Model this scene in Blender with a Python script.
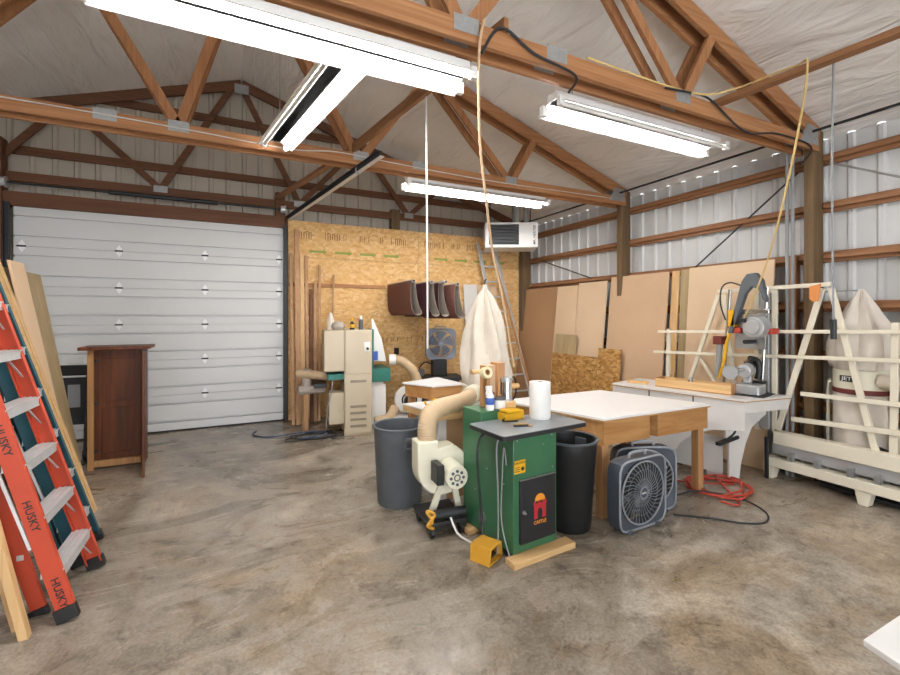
import bpy, bmesh, math, random
from mathutils import Vector, Matrix
random.seed(7)
for o in list(bpy.data.objects): bpy.data.objects.remove(o)
scn = bpy.context.scene
COL = scn.collection
PI = math.pi
def rad(a): return a*PI/180

# ------------------------------------------------------------------ camera, world, exposure
cd = bpy.data.cameras.new('camera'); cam = bpy.data.objects.new('camera', cd); COL.objects.link(cam)
cam.location = (0, 0, 1.665); cam.rotation_euler = (rad(90), 0, rad(-26.25))
cd.sensor_fit = 'HORIZONTAL'; cd.sensor_width = 36; cd.lens = 36*440/900.0
cd.shift_y = -21.5/900.0; cd.clip_start = 0.05; cd.clip_end = 200
scn.camera = cam
scn.view_settings.view_transform = 'Standard'; scn.view_settings.look = 'None'
scn.view_settings.gamma = 1; scn.view_settings.use_curve_mapping = False
scn.view_settings.exposure = 0.86
TUBE = 56.0
w = bpy.data.worlds.new('sky'); scn.world = w; w.use_nodes = True
wn = w.node_tree.nodes; bg = wn['Background']
bg.inputs['Color'].default_value = (0.95, 0.975, 1.0, 1); bg.inputs['Strength'].default_value = 3.3

# ------------------------------------------------------------------ materials
def C(h, a=1.0):
    h = h.lstrip('#'); r = [int(h[i:i+2], 16)/255 for i in (0, 2, 4)]
    return tuple((c/12.92 if c <= .04045 else ((c+.055)/1.055)**2.4) for c in r) + (a,)
MAT = {}
def base(name, rough=.6, metal=0.0, spec=.5):
    m = bpy.data.materials.new(name); m.use_nodes = True
    nt = m.node_tree; b = nt.nodes['Principled BSDF']
    b.inputs['Roughness'].default_value = rough; b.inputs['Metallic'].default_value = metal
    b.inputs['Specular IOR Level'].default_value = spec
    MAT[name] = m
    return m, nt, b
def N(nt, t, **k):
    n = nt.nodes.new(t)
    for a, v in k.items():
        if a in n.inputs: n.inputs[a].default_value = v
        else: setattr(n, a, v)
    return n
def coords(nt, scale=(1, 1, 1)):
    tc = N(nt, 'ShaderNodeTexCoord'); mp = N(nt, 'ShaderNodeMapping')
    mp.inputs['Scale'].default_value = scale
    nt.links.new(tc.outputs['Object'], mp.inputs['Vector']); return mp.outputs['Vector']
def ramp(nt, fac, stops):
    r = N(nt, 'ShaderNodeValToRGB'); e = r.color_ramp.elements
    while len(e) < len(stops): e.new(.5)
    for i, (p, c) in enumerate(stops): e[i].position = p; e[i].color = c
    nt.links.new(fac, r.inputs['Fac']); return r.outputs['Color']
def bump(nt, b, h, strength, dist=.01):
    bp = N(nt, 'ShaderNodeBump'); bp.inputs['Strength'].default_value = strength; bp.inputs['Distance'].default_value = dist
    nt.links.new(h, bp.inputs['Height']); nt.links.new(bp.outputs['Normal'], b.inputs['Normal'])
def plain(name, c, rough=.5, metal=0.0, spec=.5, var=.06, scale=6.0, bmp=0.0):
    m, nt, b = base(name, rough, metal, spec); c = C(c)
    v = coords(nt, (scale,)*3); n = N(nt, 'ShaderNodeTexNoise', Scale=1.0, Detail=4.0)
    nt.links.new(v, n.inputs['Vector'])
    lo = tuple(x*(1-var) for x in c[:3])+(1,); hi = tuple(min(1, x*(1+var)) for x in c[:3])+(1,)
    nt.links.new(ramp(nt, n.outputs['Fac'], [(.3, lo), (.7, hi)]), b.inputs['Base Color'])
    if bmp: bump(nt, b, n.outputs['Fac'], bmp)
    return m
def wood(name, c1, c2, axis='Z', rough=.6, grain=26.0, along=1.1, c3=None, spec=.3):
    m, nt, b = base(name, rough, 0, spec)
    s = {'X': (along, grain, grain), 'Y': (grain, along, grain), 'Z': (grain, grain, along)}[axis]
    v = coords(nt, s); n = N(nt, 'ShaderNodeTexNoise', Scale=1.0, Detail=6.0, Roughness=.6, Distortion=.6)
    nt.links.new(v, n.inputs['Vector'])
    st = [(.3, C(c1)), (.68, C(c2))]
    if c3: st.append((.85, C(c3)))
    nt.links.new(ramp(nt, n.outputs['Fac'], st), b.inputs['Base Color'])
    bump(nt, b, n.outputs['Fac'], .12, .004)
    return m
def emit(name, c, s):
    m, nt, b = base(name, .4); b.inputs['Base Color'].default_value = C('f4f4f0')
    b.inputs['Emission Color'].default_value = c; b.inputs['Emission Strength'].default_value = s
    return m

def osb_mat(name, cols, sc=1.0):
    m, nt, b = base(name, .75, 0, .2)
    v = coords(nt, (sc*10, sc*10, sc*20))
    n = N(nt, 'ShaderNodeTexNoise', Scale=.6, Detail=3.0); nt.links.new(v, n.inputs['Vector'])
    mx = N(nt, 'ShaderNodeVectorMath', operation='ADD'); nt.links.new(v, mx.inputs[0])
    sc3 = N(nt, 'ShaderNodeVectorMath', operation='SCALE'); sc3.inputs['Scale'].default_value = 3.0
    nt.links.new(n.outputs['Color'], sc3.inputs[0]); nt.links.new(sc3.outputs[0], mx.inputs[1])
    vo = N(nt, 'ShaderNodeTexVoronoi', Scale=1.0); nt.links.new(mx.outputs[0], vo.inputs['Vector'])
    sep = N(nt, 'ShaderNodeSeparateColor'); nt.links.new(vo.outputs['Color'], sep.inputs[0])
    n2 = N(nt, 'ShaderNodeTexNoise', Scale=14.0, Detail=5.0); nt.links.new(v, n2.inputs['Vector'])
    mm = N(nt, 'ShaderNodeMath', operation='MULTIPLY_ADD'); mm.inputs[1].default_value = .35
    nt.links.new(n2.outputs['Fac'], mm.inputs[0])
    m2 = N(nt, 'ShaderNodeMath', operation='MULTIPLY'); m2.inputs[1].default_value = .75
    nt.links.new(sep.outputs[0], m2.inputs[0]); nt.links.new(m2.outputs[0], mm.inputs[2])
    nt.links.new(ramp(nt, mm.outputs[0], [(.1, C(cols[0])), (.35, C(cols[1])), (.7, C(cols[2])), (.95, C(cols[3]))]), b.inputs['Base Color'])
    bump(nt, b, mm.outputs[0], .15, .004)
    return m
OSB = osb_mat('osb_sheathing', ['bf905a', 'd3a76c', 'dbb47c', 'e4c596'], 1.7)
OSB2 = osb_mat('osb_offcut', ['7d5630', '9f7440', 'b78a50', 'cba56c'], 1.5)

def concrete():
    m, nt, b = base('concrete_floor', .42, 0, .45)
    v = coords(nt)
    tc = N(nt, 'ShaderNodeTexCoord'); mp = N(nt, 'ShaderNodeMapping'); mp.inputs['Scale'].default_value = (.8, 1.7, 1); mp.inputs['Rotation'].default_value = (0, 0, rad(-12))
    nt.links.new(tc.outputs['Object'], mp.inputs['Vector'])
    def noise(vec, sc, det, ro, dis):
        n = N(nt, 'ShaderNodeTexNoise', Scale=sc, Detail=det, Roughness=ro, Distortion=dis); nt.links.new(vec, n.inputs['Vector']); return n.outputs['Fac']
    n1 = noise(v, .7, 9.0, .62, .9); n2 = noise(v, 2.3, 10.0, .68, .6); n3 = noise(v, 55.0, 5.0, .6, 0); n4 = noise(mp.outputs['Vector'], .9, 9.0, .62, 1.2); n5 = noise(v, 7.0, 9.0, .78, .5); n6 = noise(v, 22.0, 8.0, .8, .3)
    def mul(a_, b_, f, bt='MULTIPLY'):
        x = N(nt, 'ShaderNodeMix', data_type='RGBA', blend_type=bt); x.inputs[0].default_value = f
        nt.links.new(a_, x.inputs[6]); nt.links.new(b_, x.inputs[7]); return x.outputs[2]
    c = ramp(nt, n1, [(.30, C('8a8177')), (.43, C('a9a196')), (.52, C('b6aea3')), (.62, C('b8a892')), (.74, C('a49786'))])
    c = mul(c, ramp(nt, n2, [(.28, C('4f4941')), (.40, C('dedad3')), (.54, C('ffffff')), (.72, C('cdbb9f'))]), .85)
    c = mul(c, ramp(nt, n4, [(.30, C('9a958d')), (.48, C('e8e4de')), (.60, C('ffffff'))]), .6)
    c = mul(c, ramp(nt, n4, [(.56, C('000000')), (.66, C('c4bdb2'))]), .45, 'SCREEN')
    c = mul(c, ramp(nt, n5, [(.32, C('5a534a')), (.47, C('e9e6e2')), (.62, C('ffffff'))]), .75)
    c = mul(c, ramp(nt, n6, [(.30, C('6b645b')), (.42, C('f2f0ee')), (.7, C('ffffff'))]), .7)
    c = mul(c, ramp(nt, n5, [(.62, C('000000')), (.74, C('b9b2a8'))]), .30, 'SCREEN')
    c = mul(c, ramp(nt, n3, [(.30, C('a8a49d')), (.62, C('ffffff'))]), .6)
    va = N(nt, 'ShaderNodeVectorMath', operation='ADD'); nt.links.new(v, va.inputs[0])
    nv = N(nt, 'ShaderNodeTexNoise', Scale=1.6, Detail=6.0); nt.links.new(v, nv.inputs['Vector'])
    nt.links.new(nv.outputs['Color'], va.inputs[1])
    vo = N(nt, 'ShaderNodeTexVoronoi', Scale=.28, feature='DISTANCE_TO_EDGE'); nt.links.new(va.outputs[0], vo.inputs['Vector'])
    c = mul(c, ramp(nt, vo.outputs['Distance'], [(.0, C('7a7064')), (.004, C('ffffff'))]), .28)
    nt.links.new(c, b.inputs['Base Color'])
    rr = N(nt, 'ShaderNodeMapRange'); rr.inputs[1].default_value = .3; rr.inputs[2].default_value = .7
    rr.inputs[3].default_value = .17; rr.inputs[4].default_value = .42
    nt.links.new(n4, rr.inputs[0]); nt.links.new(rr.outputs[0], b.inputs['Roughness'])
    bump(nt, b, n3, .05, .004)
    return m
CONC = concrete()

def ceiling_mat():
    m, nt, b = base('vinyl_insulation', .65, 0, .3)
    v = coords(nt)
    n = N(nt, 'ShaderNodeTexNoise', Scale=2.2, Detail=6.0, Distortion=1.5); nt.links.new(coords(nt, (2.2, .5, 2.2)), n.inputs['Vector'])
    n2 = N(nt, 'ShaderNodeTexNoise', Scale=1.3, Detail=2.0); nt.links.new(v, n2.inputs['Vector'])
    nt.links.new(ramp(nt, n2.outputs['Fac'], [(.3, C('efedea')), (.7, C('f6f4f2'))]), b.inputs['Base Color'])
    bump(nt, b, n.outputs['Fac'], .8, .08)
    return m
CEIL = ceiling_mat()

WALLW = plain('painted_steel_siding', 'cfd1d2', .38, 0, .4, .03, 2)
GABLE = plain('bare_steel_siding', 'b3aa9d', .45, 0, .4, .05, 2)
DOORW = plain('door_steel', 'd3d4d4', .42, 0, .4, .02, 1.5)
DARKSEAL = plain('rubber_seal', '17181a', .8)
TX = wood('truss_lumber_x', '94613c', 'b5845a', 'X', .6, 30, 1.0, 'c69c72')
TZ = wood('stud_lumber_z', '8f5f3c', 'ae7c54', 'Z', .6, 30, 1.0)
TY = wood('girt_lumber_y', '865c40', 'a17551', 'Y', .6, 30, 1.0)
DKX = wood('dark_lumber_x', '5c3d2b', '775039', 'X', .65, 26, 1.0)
POSTM = wood('treated_post', '5c4a34', '7b6448', 'Z', .7, 22, .8)
PINEZ = wood('pine_z', 'c9a06c', 'e0bd8c', 'Z', .55, 34, 1.0)
PINEX = wood('pine_x', 'c39a66', 'dfbb89', 'X', .55, 34, 1.0)
STICKM = wood('weathered_stick', '9b7452', 'c29b76', 'Z', .65, 40, 1.0)
OAKX = wood('oak_apron', 'a2713f', 'c1925f', 'X', .5, 14, 1.6, 'd1a877')
OAKZ = wood('oak_leg', 'a0744a', 'be9066', 'Z', .5, 26, 1.2)
CABD = wood('dark_cabinet_wood', '44200c', '6b3718', 'Z', .45, 16, 1.2, '7c4520', .35)
CABF = wood('cabinet_frame_wood', '9c6f46', 'bd9060', 'Z', .45, 26, 1.2)
MDF = plain('mdf_tan', 'c8a98a', .6, 0, .3, .05, 1.5)
MDFL = plain('mdf_light', 'dbc0a0', .6, 0, .3, .04, 1.5)
MDFD = plain('mdf_dark', 'ad8966', .62, 0, .3, .05, 1.5)
PLYX = wood('plywood_face', 'b08a5e', 'c8a377', 'Y', .55, 10, 1.2)
PLYO = wood('plywood_grey', '9c8a68', 'b7a27c', 'Z', .6, 12, 1.0)
LAMW = plain('white_laminate', 'e6e6e6', .3, 0, .45, .02)
MELA = plain('white_melamine', 'd5d3d0', .45, 0, .4, .03)
EDGE = wood('ply_edge', 'a27b4f', 'c49c6c', 'X', .6, 60, 2.0)
STEEL = plain('brushed_steel', 'aeb0b2', .35, .85, .5, .06, 10)
HINGE = plain('hinge_zinc', 'f2f3f4', .3, .0, .6, .03)
GALV = plain('galvanised_plate', 'a6a8a8', .45, .6, .5, .1, 30)
CHROME = plain('chrome', 'd0d2d4', .15, 1, .5, .02)
ALU = plain('aluminium', 'd0d3d5', .38, .35, .5, .06, 20)
DKMET = plain('dark_metal', '3a3c3f', .5, .6, .5, .1)
BLACK = plain('black_plastic', '1b1c1e', .45, 0, .5, .15)
BLACKM = plain('black_paint', '222326', .5, 0, .5, .1)
GREYP = plain('grey_plastic', '565b60', .5, 0, .4, .08)
BEIGE = plain('beige_enamel', 'c3b79f', .42, 0, .45, .03, 3)
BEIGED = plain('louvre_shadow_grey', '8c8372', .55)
CREAM = plain('cream_enamel', 'dedac6', .4, 0, .45, .04, 3)
CREAMS = plain('cream_saw_frame', 'e2dbc8', .42, 0, .45, .04, 4)
GREEN = plain('green_enamel', '386949', .38, 0, .5, .12, 3)
TEAL = plain('teal_enamel', '2b7468', .45)
TEALD = plain('teal_fibreglass', '17505e', .45, 0, .5, .08)
ORANGE = plain('orange_fibreglass', 'bd4529', .5, 0, .5, .06)
RED = plain('red_rubber', 'b2402e', .5)
YEL = plain('yellow_paint', 'd9a514', .45)
YELO = plain('ochre_paint', 'c8932c', .5)
THOSE = plain('tan_hose', 'c9a985', .5)
YHOSE = plain('yellow_hose', 'd6ba7c', .5)
WHITE = plain('white_plastic', 'e9e9e7', .45)
WPAINT = plain('white_enamel', 'eaeae8', .35, 0, .5, .02)
CANVAS = plain('canvas_cloth', 'd3cabd', .9, 0, .1, .06, 8, .15)
CANVASW = plain('white_cloth', 'd3ccc2', .9, 0, .1, .06, 8, .15)
HOSE = plain('tan_flex_hose', 'c0a888', .55, 0, .4, .06, 8)
BROWNB = plain('abrasive_brown', '7a544b', .85, 0, .15, .08, 40)
PURPB = plain('abrasive_purple', '523439', .85, 0, .15, .08, 40)
BACKB = plain('belt_cloth_grey', 'aca298', .85, 0, .15, .06, 40)
MAROON = plain('maroon_band', '6b2a24', .6)
BLUE = plain('blue_label', '3f62b5', .5)
INK = plain('ink_brown', '8a6236', .8)
INKG = plain('ink_green', '8f9a4a', .8)
RUST = plain('orange_paint', 'd88a4a', .55)
CORDB = plain('black_cord', '24262a', .6)
CORDBL = plain('blue_cord', '2e4462', .6)
CORDG = plain('grey_cord', '8e9092', .6)
CORDW = plain('white_cord', 'cfcdc8', .6)
TAPE = plain('masking_tape', 'dcd0a8', .6)
SILV = plain('silver_paint', 'b9bbbd', .35, .4)
GTAB = plain('grey_laminate', '7e8488', .3, 0, .5, .04)
LIT = emit('lit_tube', (1.0, 0.965, 0.93, 1), TUBE)

# ------------------------------------------------------------------ mesh helpers
class MB:
    def __init__(s): s.bm = bmesh.new(); s.mi = 0
    def face(s, vs):
        try: f = s.bm.faces.new(vs); f.material_index = s.mi; return f
        except ValueError: return None
    def hull8(s, P):
        v = [s.bm.verts.new(p) for p in P]
        for f in ((3, 2, 1, 0), (4, 5, 6, 7), (0, 1, 5, 4), (1, 2, 6, 5), (2, 3, 7, 6), (3, 0, 4, 7)): s.face([v[i] for i in f])
        return s
    def box(s, x0, x1, y0, y1, z0, z1):
        return s.hull8([(x0, y0, z0), (x1, y0, z0), (x1, y1, z0), (x0, y1, z0), (x0, y0, z1), (x1, y0, z1), (x1, y1, z1), (x0, y1, z1)])
    def cbox(s, c, d, rz=0, M=None):
        R = M or Matrix.Rotation(rz, 3, 'Z'); c = Vector(c)
        P = [(-1, -1, -1), (1, -1, -1), (1, 1, -1), (-1, 1, -1), (-1, -1, 1), (1, -1, 1), (1, 1, 1), (-1, 1, 1)]
        return s.hull8([c + R @ Vector((p[0]*d[0]/2, p[1]*d[1]/2, p[2]*d[2]/2)) for p in P])
    def beam(s, p, q, w, h, up=(0, 0, 1)):
        # w across, h along "up"
        p = Vector(p); q = Vector(q); t = (q-p).normalized(); u = Vector(up)
        a = t.cross(u)
        if a.length < 1e-4: a = t.cross(Vector((0, 1, 0)))
        a.normalize(); b = a.cross(t).normalized()
        P = []
        for e in (p, q):
            for i, j in ((-1, -1), (1, -1), (1, 1), (-1, 1)): P.append(e + a*(i*w/2) + b*(j*h/2))
        return s.hull8(P)
    def ring(s, c, a, b, r, n, r2=None):
        r2 = r if r2 is None else r2
        return [s.bm.verts.new(c + a*(r*math.cos(2*PI*i/n)) + b*(r2*math.sin(2*PI*i/n))) for i in range(n)]
    def skin(s, rings, cap=True, close=False):
        n = len(rings[0]); m = len(rings)
        for k in range(m if close else m-1):
            A = rings[k]; B = rings[(k+1) % m]
            for i in range(n): s.face([A[i], A[(i+1) % n], B[(i+1) % n], B[i]])
        if cap and not close:
            s.face(list(reversed(rings[0]))); s.face(rings[-1])
        return s
    def cyl(s, p, q, r, r2=None, n=16, cap=True):
        p = Vector(p); q = Vector(q); t = (q-p).normalized()
        a = t.orthogonal().normalized(); b = t.cross(a)
        return s.skin([s.ring(p, a, b, r, n), s.ring(q, a, b, r if r2 is None else r2, n)], cap)
    def tube(s, pts, r, n=8, sub=6, closed=False, cap=True):
        P = [Vector(p) for p in pts]; Q = []
        m = len(P)
        if sub > 1 and m > 2:
            rng = range(m if closed else m-1)
            for i in rng:
                if closed: p0, p1, p2, p3 = P[i-1], P[i], P[(i+1) % m], P[(i+2) % m]
                else: p0, p1, p2, p3 = P[max(i-1, 0)], P[i], P[i+1], P[min(i+2, m-1)]
                for k in range(sub):
                    t = k/sub
                    Q.append(.5*((2*p1)+(p2-p0)*t+(2*p0-5*p1+4*p2-p3)*t*t+(3*p1-p0-3*p2+p3)*t**3))
            if not closed: Q.append(P[-1])
        else: Q = P
        m = len(Q); rings = []; a = None
        for i in range(m):
            if closed: t = (Q[(i+1) % m]-Q[i-1])
            else: t = (Q[min(i+1, m-1)]-Q[max(i-1, 0)])
            if t.length < 1e-7: t = Vector((0, 0, 1))
            t.normalize()
            a = t.orthogonal().normalized() if a is None else (a - t*a.dot(t))
            if a.length < 1e-5: a = t.orthogonal()
            a.normalize(); b = t.cross(a)
            rr = r(i/(m-1)) if callable(r) else r
            rings.append(s.ring(Q[i], a, b, rr, n))
        return s.skin(rings, cap, closed)
    def lathe(s, prof, o=(0, 0, 0), n=28, M=None):
        o = Vector(o); R = M or Matrix.Identity(3); rings = []
        for r, z in prof:
            rings.append([s.bm.verts.new(o + R @ Vector((max(r, .0005)*math.cos(2*PI*i/n), max(r, .0005)*math.sin(2*PI*i/n), z))) for i in range(n)])
        return s.skin(rings, True)
    def prism(s, pts, f, w0, w1):
        # pts 2D outline, f(u,v,w)->xyz
        A = [s.bm.verts.new(f(u, v, w0)) for u, v in pts]; B = [s.bm.verts.new(f(u, v, w1)) for u, v in pts]
        n = len(pts); s.face(list(reversed(A))); s.face(B)
        for i in range(n): s.face([A[i], A[(i+1) % n], B[(i+1) % n], B[i]])
        return s
    def grid(s, f, nu, nv):
        V = [[s.bm.verts.new(f(i/nu, j/nv)) for j in range(nv+1)] for i in range(nu+1)]
        for i in range(nu):
            for j in range(nv): s.face([V[i][j], V[i+1][j], V[i+1][j+1], V[i][j+1]])
        return s
    def torus(s, c, a, b, R, r, n=32, m=6, R2=None):
        c = Vector(c); a = Vector(a).normalized(); b = Vector(b).normalized(); R2 = R2 or R
        return s.tube([c + a*(R*math.cos(2*PI*i/n)) + b*(R2*math.sin(2*PI*i/n)) for i in range(n)], r, m, 1, True)
ROOT = {}
def finish(name, mb, mat, bevel=0.0, flat=False):
    me = bpy.data.meshes.new(name)
    bmesh.ops.recalc_face_normals(mb.bm, faces=mb.bm.faces[:])
    mb.bm.to_mesh(me); mb.bm.free()
    for mm in (mat if isinstance(mat, (list, tuple)) else [mat]): me.materials.append(mm)
    if not flat:
        for p in me.polygons: p.use_smooth = True
        me.set_sharp_from_angle(angle=rad(38))
    o = bpy.data.objects.new(name, me); COL.objects.link(o)
    if bevel:
        b = o.modifiers.new('bevel', 'BEVEL'); b.width = bevel; b.segments = 2; b.limit_method = 'ANGLE'; b.angle_limit = rad(40)
        b.harden_normals = False
    return o
def tag(o, label, cat, group=None, kind=None):
    if label: o['label'] = label
    if cat: o['category'] = cat
    if group: o['group'] = group
    if kind: o['kind'] = kind
    return o
def thing(name, label, cat, loc=(0, 0, 0), rz=0, group=None, kind=None):
    o = bpy.data.objects.new(name, None); COL.objects.link(o); o.empty_display_size = .1
    o.location = loc; o.rotation_euler = (0, 0, rz); tag(o, label, cat, group, kind)
    ROOT[o] = Matrix.Translation(Vector(loc)) @ Matrix.Rotation(rz, 4, 'Z')
    return o
def part(name, mb, mat, par, bevel=0.0, world=False, label=None, flat=False):
    if world:
        inv = ROOT[par].inverted()
        for v in mb.bm.verts: v.co = inv @ v.co
    o = finish(name, mb, mat, bevel, flat); o.parent = par; ROOT[o] = ROOT[par]
    if label: o['label'] = label
    return o
def solo(name, mb, mat, label=None, cat=None, group=None, kind=None, bevel=0.0, flat=False):
    vs = [v.co for v in mb.bm.verts]
    c = Vector(((min(v.x for v in vs)+max(v.x for v in vs))/2, (min(v.y for v in vs)+max(v.y for v in vs))/2, min(v.z for v in vs)))
    for v in mb.bm.verts: v.co -= c
    o = finish(name, mb, mat, bevel, flat); o.location = c; tag(o, label, cat, group, kind); ROOT[o] = Matrix.Translation(c)
    return o
def struct(name, mb, mat, bevel=0.0, flat=False): return solo(name, mb, mat, kind='structure', bevel=bevel, flat=flat)
def dup(root, loc, rz=None, label=None, rot=None):
    r = root.copy(); COL.objects.link(r); r.location = loc
    if rz is not None: r.rotation_euler = (0, 0, rz)
    if rot is not None: r.rotation_euler = rot
    if label: r['label'] = label
    for ch in list(root.children):
        c = ch.copy(); COL.objects.link(c); c.parent = r
        for g in list(ch.children):
            d = g.copy(); COL.objects.link(d); d.parent = c
    return r
def text(name, body, size, mat, par, M, ext=.0008, label=None, align='CENTER', sx=1.0):
    cu = bpy.data.curves.new(name, 'FONT'); cu.body = body; cu.size = size; cu.extrude = ext
    cu.align_x = align; cu.align_y = 'CENTER'; cu.resolution_u = 2; cu.offset = size*.012
    t = bpy.data.objects.new(name, cu); COL.objects.link(t)
    me = bpy.data.meshes.new_from_object(t.evaluated_get(bpy.context.evaluated_depsgraph_get()))
    bpy.data.objects.remove(t); me.materials.clear(); me.materials.append(mat)
    o = bpy.data.objects.new(name, me); COL.objects.link(o)
    me.transform(M @ Matrix.Diagonal((sx, 1, 1, 1))); o.parent = par
    if label: o['label'] = label
    return o
def frame(o, x, y):
    x = Vector(x).normalized(); y = Vector(y).normalized(); z = x.cross(y).normalized(); y = z.cross(x)
    return Matrix(((x.x, y.x, z.x, o[0]), (x.y, y.y, z.y, o[1]), (x.z, y.z, z.z, o[2]), (0, 0, 0, 1)))
def rrect(x0, x1, y0, y1, r, k=4):
    P = []
    for cx, cy, a0 in ((x1-r, y1-r, 0), (x0+r, y1-r, 90), (x0+r, y0+r, 180), (x1-r, y0+r, 270)):
        for i in range(k+1): a = rad(a0+90*i/k); P.append((cx+r*math.cos(a), cy+r*math.sin(a)))
    return P
XY = lambda u, v, w: (u, v, w)
XZ = lambda u, v, w: (u, w, v)
YZ = lambda u, v, w: (w, u, v)

# ================================================================== SETTING
XR, XL, YB, YF = 5.56, -5.3, 7.62, -4.2     # metal skins
RX, EX = 0.12, 5.25                         # ridge, post face
SL = 1/3.0
def roof(x): return 3.61 + (EX-abs(x-RX)-RX)*SL if x > RX else 3.61 + (EX-(RX-x)-RX)*SL
m = MB(); m.box(XL-.1, XR+.1, YF-.1, YB+.1, -.2, 0); struct('floor', m, CONC)
def ribbed(m, u0, u1, f, z0, ztop, step=.229, dep=.019):
    us = [u0]; u = u0
    while u < u1-step:
        for du, w in ((step-.075, 0), (step-.055, 1), (step-.02, 1), (step, 0)): us.append((u+du, w))
        u += step
    prof = [(u0, 0)] + us[1:] + [(u1, 0)]
    V = [(m.bm.verts.new(f(a, w*dep, z0)), m.bm.verts.new(f(a, w*dep, ztop(a)))) for a, w in prof]
    for i in range(len(V)-1): m.face([V[i][0], V[i+1][0], V[i+1][1], V[i][1]])
m = MB(); ribbed(m, XL, XR, lambda a, d, z: (a, YB-1.5*d, z), 0, roof); struct('wall_back', m, GABLE, flat=True)
m = MB(); ribbed(m, YF, YB, lambda a, d, z: (XR-d, a, z), 0, lambda a: roof(XR)); struct('wall_right', m, WALLW, flat=True)
m = MB(); ribbed(m, YF, YB, lambda a, d, z: (XL+d, a, z), 0, lambda a: roof(XL)); struct('wall_left', m, GABLE, flat=True)
# front wall behind the photographer, its wide doorway added to let in daylight fill
m = MB()
m.box(XL, -3.6, YF-.06, YF, 0, 3.5); m.box(3.8, XR, YF-.06, YF, 0, 3.5); m.box(-3.6, 3.8, YF-.06, YF, 3.3, 3.5)
m.prism([(XL, 3.5), (XR, 3.5), (XR, roof(XR)), (RX, roof(RX)), (XL, roof(XL))], XZ, YF-.06, YF)
struct('wall_front', m, GABLE)
def sag(x, y):
    ph = ((y-2.4)/2.44) % 1.0
    return -.045*abs(math.sin(PI*ph)) - .012*math.sin(7*x+3*y)*math.sin(5.3*y-2*x)
m = MB()
m.grid(lambda a, b: (RX+(XR-RX)*a, YF+(YB-YF)*b, roof(RX+(XR-RX)*a)+sag(a*5, YF+(YB-YF)*b)*min(1, 4*(1-a))*min(1, 6*a)), 40, 96)
m.grid(lambda a, b: (XL+(RX-XL)*a, YF+(YB-YF)*b, roof(XL+(RX-XL)*a)+sag(a*5+2, YF+(YB-YF)*b)*min(1, 4*(1-a))*min(1, 6*a)), 40, 96)
o = struct('ceiling', m, CEIL)

# OSB sheathing on the back wall right of the door
def stamps(m, x0, x1, z, h, seed):
    rnd = random.Random(seed); x = x0
    while x < x1:
        k = rnd.randint(4, 11)
        for i in range(k):
            if x > x1: break
            if rnd.random() < .85:
                hh = h*rnd.uniform(.7, 1)
                m.box(x, x+rnd.uniform(.008, .016), 7.4385, 7.4398, z-hh/2, z+hh/2)
                if rnd.random() < .4: m.box(x, x+.032, 7.4385, 7.4398, z+hh/2-.014, z+hh/2)
            x += .038
        x += rnd.uniform(.08, .2)
k = 0
for (za, zb) in ((0, 1.13), (1.136, 2.17), (2.176, 2.615), (2.62, 3.2)):
    for (xa, xb) in ((.79, 3.02), (3.025, 5.24)):
        m = MB(); m.box(xa, xb, 7.44, 7.455, za, zb); k += 1
        o = struct('wall_back_sheathing', m, OSB)
        if zb > 3.1:
            s1 = MB(); stamps(s1, xa+.12, xb-.2, 2.98, .13, 3 if xa < 1 else 12)
            p = part('stamp', s1, INK, o, world=True)
            g = MB(); rnd = random.Random(k)
            x = xa+.32
            while x < xb-.4:
                g.prism([(x, 2.70), (x+.22, 2.70), (x+.22, 2.675), (x+.29, 2.72), (x+.22, 2.765), (x+.22, 2.74), (x, 2.74)], XZ, 7.4385, 7.4398)
                x += rnd.choice((.42, .42, .6))
            part('arrow_mark', g, INKG, o, world=True)
        if 1.1 < za < 1.2:
            s1 = MB(); stamps(s1, (2.35 if xa < 1 else 3.1), (2.95 if xa < 1 else 3.4), 1.25, .1, 5)
            part('stamp', s1, INK, o, world=True)
for n, (x0, x1, z0, z1) in enumerate(((.8, 2.4, 2.14, 2.2),)):
    m = MB(); m.box(x0, x1, 7.405, 7.44, z0, z1); struct('trim_%d' % (n+1), m, TX, .003)
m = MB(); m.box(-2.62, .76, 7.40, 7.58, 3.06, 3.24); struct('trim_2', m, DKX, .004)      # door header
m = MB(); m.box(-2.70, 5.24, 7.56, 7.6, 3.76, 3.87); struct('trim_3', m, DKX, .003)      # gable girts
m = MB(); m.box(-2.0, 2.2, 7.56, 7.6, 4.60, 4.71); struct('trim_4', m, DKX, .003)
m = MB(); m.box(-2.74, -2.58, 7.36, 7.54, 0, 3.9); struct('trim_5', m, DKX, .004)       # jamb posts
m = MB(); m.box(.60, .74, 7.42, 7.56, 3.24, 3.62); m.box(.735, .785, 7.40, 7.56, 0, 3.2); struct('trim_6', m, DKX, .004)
m = MB(); m.box(2.52, 2.68, 7.45, 7.58, 3.0, 3.56); struct('trim_7', m, POSTM, .004)
n = 8
# right wall posts and girts
for (y, top) in ((4.85, 3.6), (2.40, 3.6), (7.36, 3.6), (-.06, 3.6), (-2.5, 3.6)):
    m = MB(); m.box(5.25, 5.44, y-.045, y+.045, 0, top); struct('trim_%d' % n, m, POSTM, .005); n += 1
for z in (.72, 1.25, 1.76, 2.27, 2.78, 3.27):
    m = MB()
    for a, b in ((4.905, 7.31), (2.455, 4.795), (.0, 2.345), (-2.41, -.12)): m.box(5.46, 5.50, a-.04, b+.04, z-.055, z+.055); m.box(5.40, 5.50, a, b, z-.02, z+.02)
    struct('trim_%d' % n, m, TY, .003); n += 1

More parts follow.
